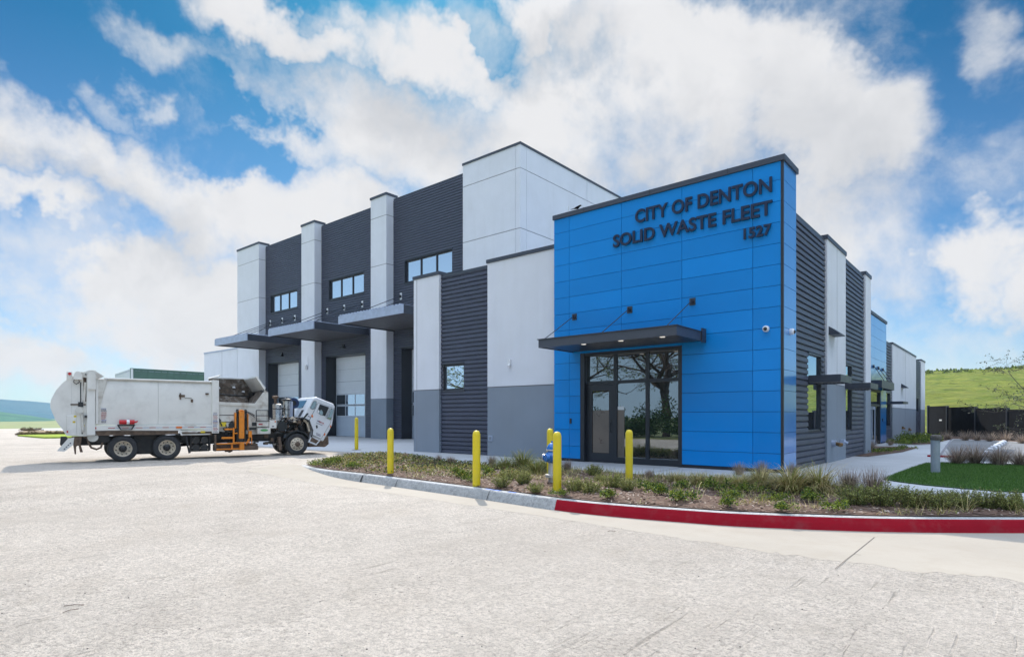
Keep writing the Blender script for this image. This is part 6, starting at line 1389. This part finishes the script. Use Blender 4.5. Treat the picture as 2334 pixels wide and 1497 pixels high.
place(leafy, (41, 42, 43), [
    (1484, 1116, 1.0, 'green leafy shrub right of the entrance bollard'), (1506, 1130, 0.95, 'green leafy shrub right of the bollard, nearer the kerb'), (1546, 1116, 0.9, 'green leafy shrub below the droopy straw grass'), (1556, 1142, 1.1, 'green leafy shrub touching the red kerb right of the entrance bollard'), (1388, 1137, 0.8, 'bright leafy shrub near the start of the red kerb'), (1625, 1120, 1.1, 'broad leafy shrub half way along the blue wall'), (1664, 1136, 0.85, 'leafy shrub in the middle of the open mulch'), (1659, 1155, 0.75, 'yellow-green leafy shrub at the red kerb, middle of the bed'),
    (1716, 1126, 0.95, 'dark leafy shrub below the straw and green grass'), (1768, 1143, 0.85, 'leafy shrub in front of the biggest fountain grass'), (1782, 1164, 0.75, 'low leafy shrub at the red kerb in front of the biggest grass'), (1858, 1144, 0.9, 'leafy shrub at the foot of the right fountain grass'), (1903, 1164, 0.85, 'yellow-green leafy shrub at the red kerb, left of the rosemary row'),
    (1053, 1090, 1.0, 'leafy shrub left of the second bollard in the bed'), (1118, 1082, 0.95, 'leafy shrub right of the second bollard in the bed'), (1073, 1098, 0.8, 'leafy shrub at the foot of the second bollard'), (1037, 1080, 0.8, 'leafy shrub behind the one left of the second bollard'), (1275, 1130, 0.6, 'low leafy shrub at the foot of the front hydrant bollard'),
    (808, 1068, 0.9, 'dark green leafy plant near the kerb in the left tip of the bed'), (765, 1058, 1.1, 'spreading green leafy plant, rightmost of the two at the far left tip'), (735, 1062, 1.1, 'spreading green leafy plant at the very left tip of the bed')],
    'leafy_shrub', 'shrub', 'broad-leaved shrubs in the bed')
# long strappy leaves
place(lambda s: fountain(s, n=12, H=0.5, cols=('gstraw', 'ggreen'), mix=0.4, droop=1.1), (51,), [(2203, 1166, 0.8, 'few arching yellow blades growing among the rosemary row'), (1588, 1136, 0.9, 'few arching yellow blades in the middle of the mulch')], 'strappy_plant', 'plant', 'strappy yellow plants')
# brown grasses behind the lawn, by the car park, and shrubs by the far wall
place(lambda s: fountain(s, n=520, H=0.62, cols=('gbrown', 'gplume'), mix=0.5, droop=0.45, R_=0.38), (61, 62), [
    (2183, 1057, 0.95, 'leftmost brown grass in the row behind the lawn'), (2223, 1057, 0.92, 'second brown grass in the row behind the lawn'), (2276, 1060, 0.97, 'third brown grass in the row behind the lawn'), (2326, 1061, 0.85, 'rightmost brown grass in the row behind the lawn')],
    'brown_grass', 'ornamental grass', 'brown grasses between lawn and car park')
place(lambda s: leafy(s, n=1500, H=0.75, R_=0.9, size=0.09), (71, 72), [
    (2068, 1012, 0.85, 'rounded dark green shrub at the far end of the side wall'), (2090, 1009, 0.9, 'rounded dark green shrub right beside it, nearer the fence'), (2112, 1008, 0.8, 'dark green shrub closest to the black fence'), (2050, 1014, 0.6, 'low dark shrub by the far white panel base')],
    'round_shrub', 'shrub', 'rounded shrubs by the far wall')
place(lambda s: fountain(s, n=300, H=0.6, cols=('gbrown', 'gplume'), mix=0.6, droop=0.5), (81,), [(2160, 1001, 1.0, 'dry tuft at the foot of the fence, leftmost'), (2200, 1003, 1.0, 'dry tuft at the foot of the fence under the second panel'), (2227, 1003.5, 1.0, 'dry tuft at the foot of the fence by the third post'), (2256, 1005, 1.0, 'dry tuft at the foot of the fence under the third panel'), (2291, 1006, 1.0, 'dry tuft at the foot of the fence by the fourth post'), (2330, 1010, 1.0, 'dry tuft at the foot of the fence, rightmost'), (2030, 1014, 0.6, 'dry tuft in the bed beside the side entrance canopy'), (1985, 1028, 0.8, 'dry reddish tuft in the side bed by the white wall end')],
    'dry_tuft', 'ornamental grass', 'dry tufts along the fence and far wall')
place(lambda s: leafy(s, n=260, H=0.18, R_=0.3, size=0.05), (91,), [(1998, 1032, 1.0, 'low green plant in the side bed, first from the wall end'), (2012, 1030, 1.0, 'low green plant in the side bed, second from the wall end'), (2028, 1028, 1.0, 'low green plant in the side bed, third from the wall end'), (2045, 1026, 1.0, 'low green plant in the side bed, fourth from the wall end'), (2062, 1023, 1.0, 'low green plant at the pointed tip of the side bed')], 'low_plant', 'plant', 'low plants in the side bed')
# far hedge row across the yard (left)
place(lambda s: leafy(s, n=420, H=0.55, R_=0.7, size=0.12, cols=('lred', 'lleaf2', 'stem')), (95, 96), [(45 + 14 * k, 992.5 - 0.25 * k, 0.45 + 0.15 * (k % 3), '%s reddish low shrub in the strip across the yard, counted from the left' % w) for k, w in enumerate(('first', 'second', 'third', 'fourth', 'fifth', 'sixth', 'seventh', 'eighth'))] + [(62, 983, 0.8, 'dark low shrub in the farther strip across the yard, left one'), (84, 982.5, 0.95, 'dark rounded shrub in the farther strip across the yard, right one')], 'low_shrub', 'shrub', 'shrubs across the yard')
# ground cover, mulch chips, lawn blades: uncountable
def scatter(poly, n, rr, test=None):
    x0, x1 = min(p[0] for p in poly), max(p[0] for p in poly); y0, y1 = min(p[1] for p in poly), max(p[1] for p in poly)
    k = 0; tries = 0
    while k < n and tries < n * 30:
        tries += 1; x, y = rr.uniform(x0, x1), rr.uniform(y0, y1)
        if inside(poly, x, y) and (test is None or test(x, y)): k += 1; yield x, y
rr = random.Random(77); mb = MB()
for x, y in scatter(bed, 15000, rr):
    z = max(0.018, bedz(x, y)) + rr.uniform(0.0, 0.02); a = rr.uniform(0, PI); L_ = rr.uniform(0.02, 0.075); w = rr.uniform(0.004, 0.012); t = rr.uniform(-0.35, 0.35)
    dx, dy = math.cos(a) * L_ / 2, math.sin(a) * L_ / 2; sx_, sy_ = -math.sin(a) * w, math.cos(a) * w; dz = t * L_ / 2; tz = rr.uniform(-0.6, 0.6) * w
    mb.face([(x - dx - sx_, y - dy - sy_, z - dz - tz), (x + dx - sx_, y + dy - sy_, z + dz - tz), (x + dx + sx_, y + dy + sy_, z + dz + tz), (x - dx + sx_, y - dy + sy_, z - dz + tz)], rr.choice((0, 0, 1, 1, 2)))
mc = mb.build('mulch_chips', [mat('dark_bark', (0.085, 0.048, 0.032), 0.9, var=0.3, vscale=30), mat('grey_bark', (0.24, 0.17, 0.125), 0.9, var=0.3, vscale=30), mat('pale_wood_chip', (0.42, 0.34, 0.28), 0.9, var=0.3, vscale=30)], recalc=False)
tag(mc, 'loose shredded bark mulch covering the planting bed', 'mulch', kind='stuff')
mb = MB(); rr = random.Random(177)
for x, y in scatter(bed, 9500, rr, lambda x, y: x > -12.5 and noise.noise(Vector((x * 1.3, y * 1.3, 12))) + 0.22 * (y - 11.2) > -0.06):
    z = max(0.018, bedz(x, y)); tall = rr.random() < 0.25
    blade(mb, rr, (x, y, z), rr.uniform(0, 6.28), rr.uniform(0.5, 1.4) if not tall else rr.uniform(0.1, 0.6), rr.uniform(0.06, 0.22), rr.uniform(0.005, 0.011), 0 if rr.random() < 0.45 else 1, 2, 0.8)
dl = mb.build('dry_blades', [M['gstraw'], M['ggreen'], M['gbrown']], recalc=False); tag(dl, 'dry straw blades and sprouts strewn over the mulch along the walkway side', 'grass', kind='stuff')
mb = MB(); rr = random.Random(78)
def gc_test(x, y):
    return x < -9.4 and (noise.noise(Vector((x * 0.9, y * 0.9, 9))) > -0.16 or x < -15.5) and y > 9.75 + 0.25 * math.sin(x)
for x, y in scatter(bed, 12500, rr, gc_test):
    z = max(0.018, bedz(x, y)); v = Vector((rr.gauss(0, 1), rr.gauss(0, 1), rr.uniform(0.1, 1.2))); p = Vector((x, y, z + rr.uniform(0.0, 0.10)))
    q = rr.random(); g2 = noise.noise(Vector((x * 1.4, y * 1.4, 4)))
    leafquad(mb, rr, p, v, rr.uniform(0.035, 0.065), 0.034, 0 if q < 0.34 - g2 * 0.5 else (1 if q < 0.66 else (3 if q < 0.8 else 2)))
gc = mb.build('ground_cover', [M['lyel'], M['lleaf2'], M['lred'], M['lleaf']], recalc=False); tag(gc, 'low variegated yellow and green ground cover filling the left half of the bed', 'ground cover', kind='stuff')
mb = MB(); rr = random.Random(79)
for x, y in scatter(LAWN, 75000, rr, lambda x, y: x < 1.2 or (rr.random() < 0.4 and x < 6)):
    a = rr.uniform(0, 2 * PI); h = rr.uniform(0.025, 0.06); w = 0.006; dx, dy = math.cos(a) * w, math.sin(a) * w; lx, ly = rr.gauss(0, 0.015), rr.gauss(0, 0.015)
    mb.face([(x - dx, y - dy, 0.03), (x + dx, y + dy, 0.03), (x + lx, y + ly, 0.03 + h)])
lw = mb.build('lawn_grass', M['lawnblade'], recalc=False); tag(lw, 'short mown dark green lawn beside the walkway', 'grass', kind='stuff')
mb = MB(); rr = random.Random(80)
for k in range(2200):
    x = rr.uniform(-60, 70); y = rr.uniform(184, 215)
    u_ = x * CY + y * SY; d_ = -x * SY + y * CY
    if d_ < 5 or not (0.60 < u_ / d_ < 0.95): continue
    z = hill_z(x, y); s = rr.uniform(0.25, 0.6) * (2.0 if y > 190 else 1.0)
    for j in range(4):
        a = rr.uniform(0, 2 * PI); mb.face([(x + math.cos(a) * s * 0.5, y + math.sin(a) * s * 0.5, z - 0.1), (x - math.cos(a) * s * 0.5, y - math.sin(a) * s * 0.5, z - 0.1), (x + rr.gauss(0, s * 0.2), y + rr.gauss(0, s * 0.2), z + s * rr.uniform(0.4, 0.8))], 0 if rr.random() < (0.5 if y > 190 else 0.97) else 1)
ht = mb.build('hill_grass', [leafmat('tall_meadow_grass', (0.27, 0.33, 0.06)), leafmat('dark_hill_scrub', (0.11, 0.15, 0.07))], recalc=False); tag(ht, 'rough meadow grass and scrub covering the green hill', 'grass', kind='stuff')
# ------------------------------------------------------------------ trees
def tree(name, loc, label, H, seed, lmat, nleaf=6, lsize=0.05, spread=0.9, levels=4, trunk_r=0.06, bare=0.0, tlabel=None, first=0.35, mats=None, bend=0.15, nb=(2, 4), low=0.3, cat='tree', ratio=(0.55, 0.8)):
    rr = random.Random(seed); tr_ = MB(); lf = MB(); root = empty(name, loc); tag(root, label, cat)
    def branch(p, d, L_, r, lev):
        segs = 4 if lev < 2 else 3; pts = [p]; rs = [r]; dd = d.copy()
        for k in range(segs):
            dd = (dd + Vector((rr.gauss(0, bend), rr.gauss(0, bend), rr.gauss(0, bend * 0.6) + (0.05 if lev < 2 else -0.03)))).normalized(); p = p + dd * L_ / segs; pts.append(p); rs.append(r * (1 - 0.55 * (k + 1) / segs))
        tr_.tube(pts, rs, 8 if lev == 0 else (6 if lev < 3 else 4), 0, cap=False)
        if lev >= levels - 1 or (lev >= 2 and levels > 3):
            for k in range(int(nleaf * (1.0 if lev >= levels - 1 else 0.5))):
                if rr.random() < bare: continue
                q = pts[rr.randrange(1, len(pts))] + Vector((rr.gauss(0, 0.04), rr.gauss(0, 0.04), rr.gauss(0, 0.04)))
                leafquad(lf, rr, q, Vector((rr.gauss(0, 1), rr.gauss(0, 1), rr.gauss(-0.3, 0.7))), lsize * rr.uniform(0.6, 1.4), lsize * 0.45, rr.randrange(2))
        if lev < levels:
            n = rr.randint(*nb) + (1 if lev == 0 else 0)
            for k in range(n):
                t = rr.uniform(first if lev == 0 else low, 1.0); i = min(len(pts) - 2, int(t * segs)); q = pts[i].lerp(pts[i + 1], t * segs - i)
                a = rr.uniform(0, 2 * PI); side = Vector((math.cos(a), math.sin(a), rr.uniform(-0.1, 0.5))); nd = (dd * 0.45 + side * spread).normalized()
                branch(q, nd, L_ * rr.uniform(*ratio), max(0.004, rs[i] * 0.6), lev + 1)
    branch(Vector((0, 0, 0)), Vector((0, 0, 1)), H * 0.55, trunk_r, 0)
    tr_.build('trunk', M['bark'], root, smooth=True, recalc=False)
    if lf.v: lf.build('crown', lmat, root, recalc=False)
    return root
M['bark'] = mat('grey_brown_bark', (0.07, 0.055, 0.045), 0.95, var=0.3, vscale=12, bump=0.01, bscale=30)
tree('old_tree', (-43, -8.5, -0.2), 'old tree mirrored in the small square window of the charcoal strip', 12, 33, [M['lleaf2'], M['ggreen']], nleaf=7, lsize=0.2, levels=5, trunk_r=0.32, nb=(3, 4), spread=0.95, first=0.2, bend=0.28)
r_ = ray(2450); tree('young_tree', (r_[0] * 20.5, r_[1] * 20.5, 0.0), 'young thin-leaved tree reaching into the picture from the right edge, in front of the hill', 4.6, 5, [leafmat('small_olive_leaves', (0.08, 0.10, 0.04)), leafmat('small_grey_leaves', (0.10, 0.115, 0.07))], nleaf=11, lsize=0.075, levels=4, trunk_r=0.05, nb=(3, 4), spread=1.15, first=0.12, ratio=(0.6, 0.85))
# trees behind the viewer, seen only mirrored in the entrance glass and the small window
tree('old_tree', (-20.0, -7.5, -0.2), 'big old bare-limbed tree seen mirrored in the entrance glass', 13, 15, [M['lleaf2'], M['ggreen']], nleaf=5, lsize=0.16, levels=5, trunk_r=0.42, nb=(3, 4), spread=0.9, first=0.3, bend=0.28)
tree('old_tree', (-31, -12, -0.2), 'second old tree, seen mirrored in the left panes of the entrance', 12, 28, [M['lleaf2'], M['ggreen']], nleaf=5, lsize=0.16, levels=5, trunk_r=0.32, nb=(3, 4), spread=0.95, first=0.3, bend=0.28)
for k, (x, y) in enumerate(((-12.5, -4.6), (-15.5, -5.2), (-18.5, -5.0), (-22, -5.4), (-25.5, -5.5), (-29.5, -6.0), (-34, -7), (-39, -8))):
    src = leafy(200 + k, n=3600, H=2.4 + 0.4 * (k % 3), R_=2.4, size=0.16, cols=('lleaf2', 'lleaf2', 'stem')); src.name = 'thicket_bush'; src.location = (x, y, -0.2)
    tag(src, '%s thicket bush of the row mirrored in the dark lower entrance glass' % ('first second third fourth fifth sixth seventh eighth'.split()[k]), 'bush', 'thicket bushes opposite the entrance')
# twigs and small stones lying on the rough concrete
rr = random.Random(90)
def on_road(u, v):
    x, y = G(u, v, -0.2)
    for _ in range(3): x, y = G(u, v, rz(x))
    return x, y, rz(x)
for k, (u, v, L_, a, lab) in enumerate(((146, 1382, 0.16, 0.2, 'thin reddish twig lying on the concrete at the lower left'), (143, 1397, 0.12, 1.0, 'second thin twig crossing beside the reddish one at the lower left'), (1385, 1211, 0.12, 0.1, 'small dark twig on the concrete below the gutter'))):
    x, y, z = on_road(u, v); mb = MB(); mb.tube([(0, 0, 0.006), (L_ * 0.5, 0.01, 0.010), (L_, 0.0, 0.005)], 0.003, 5); o = mb.build('twig', M['rust']); o.location = (x, y, z + 0.002); o.rotation_euler = (0, 0, YAW + a); tag(o, lab, 'twig')
mb = MB()
for k in range(110):
    u, v = rr.uniform(0, 2334), 1080 + 417 * rr.random(); x, y, z = on_road(u, v)
    if y > 8.2 and x > -17: continue
    s = rr.uniform(0.003, 0.008); c = (x, y, z + s * 0.3)
    mb.lathe([(s * 0.7, -s * 0.4), (s, 0), (s * 0.6, s * 0.5)], c, n=6)
gr = mb.build('loose_grit', [mat('dark_grit', (0.12, 0.11, 0.10), 0.9, var=0.4, vscale=60)]); tag(gr, 'dark grit and crumbs lying loose on the concrete yard', 'grit', kind='stuff')
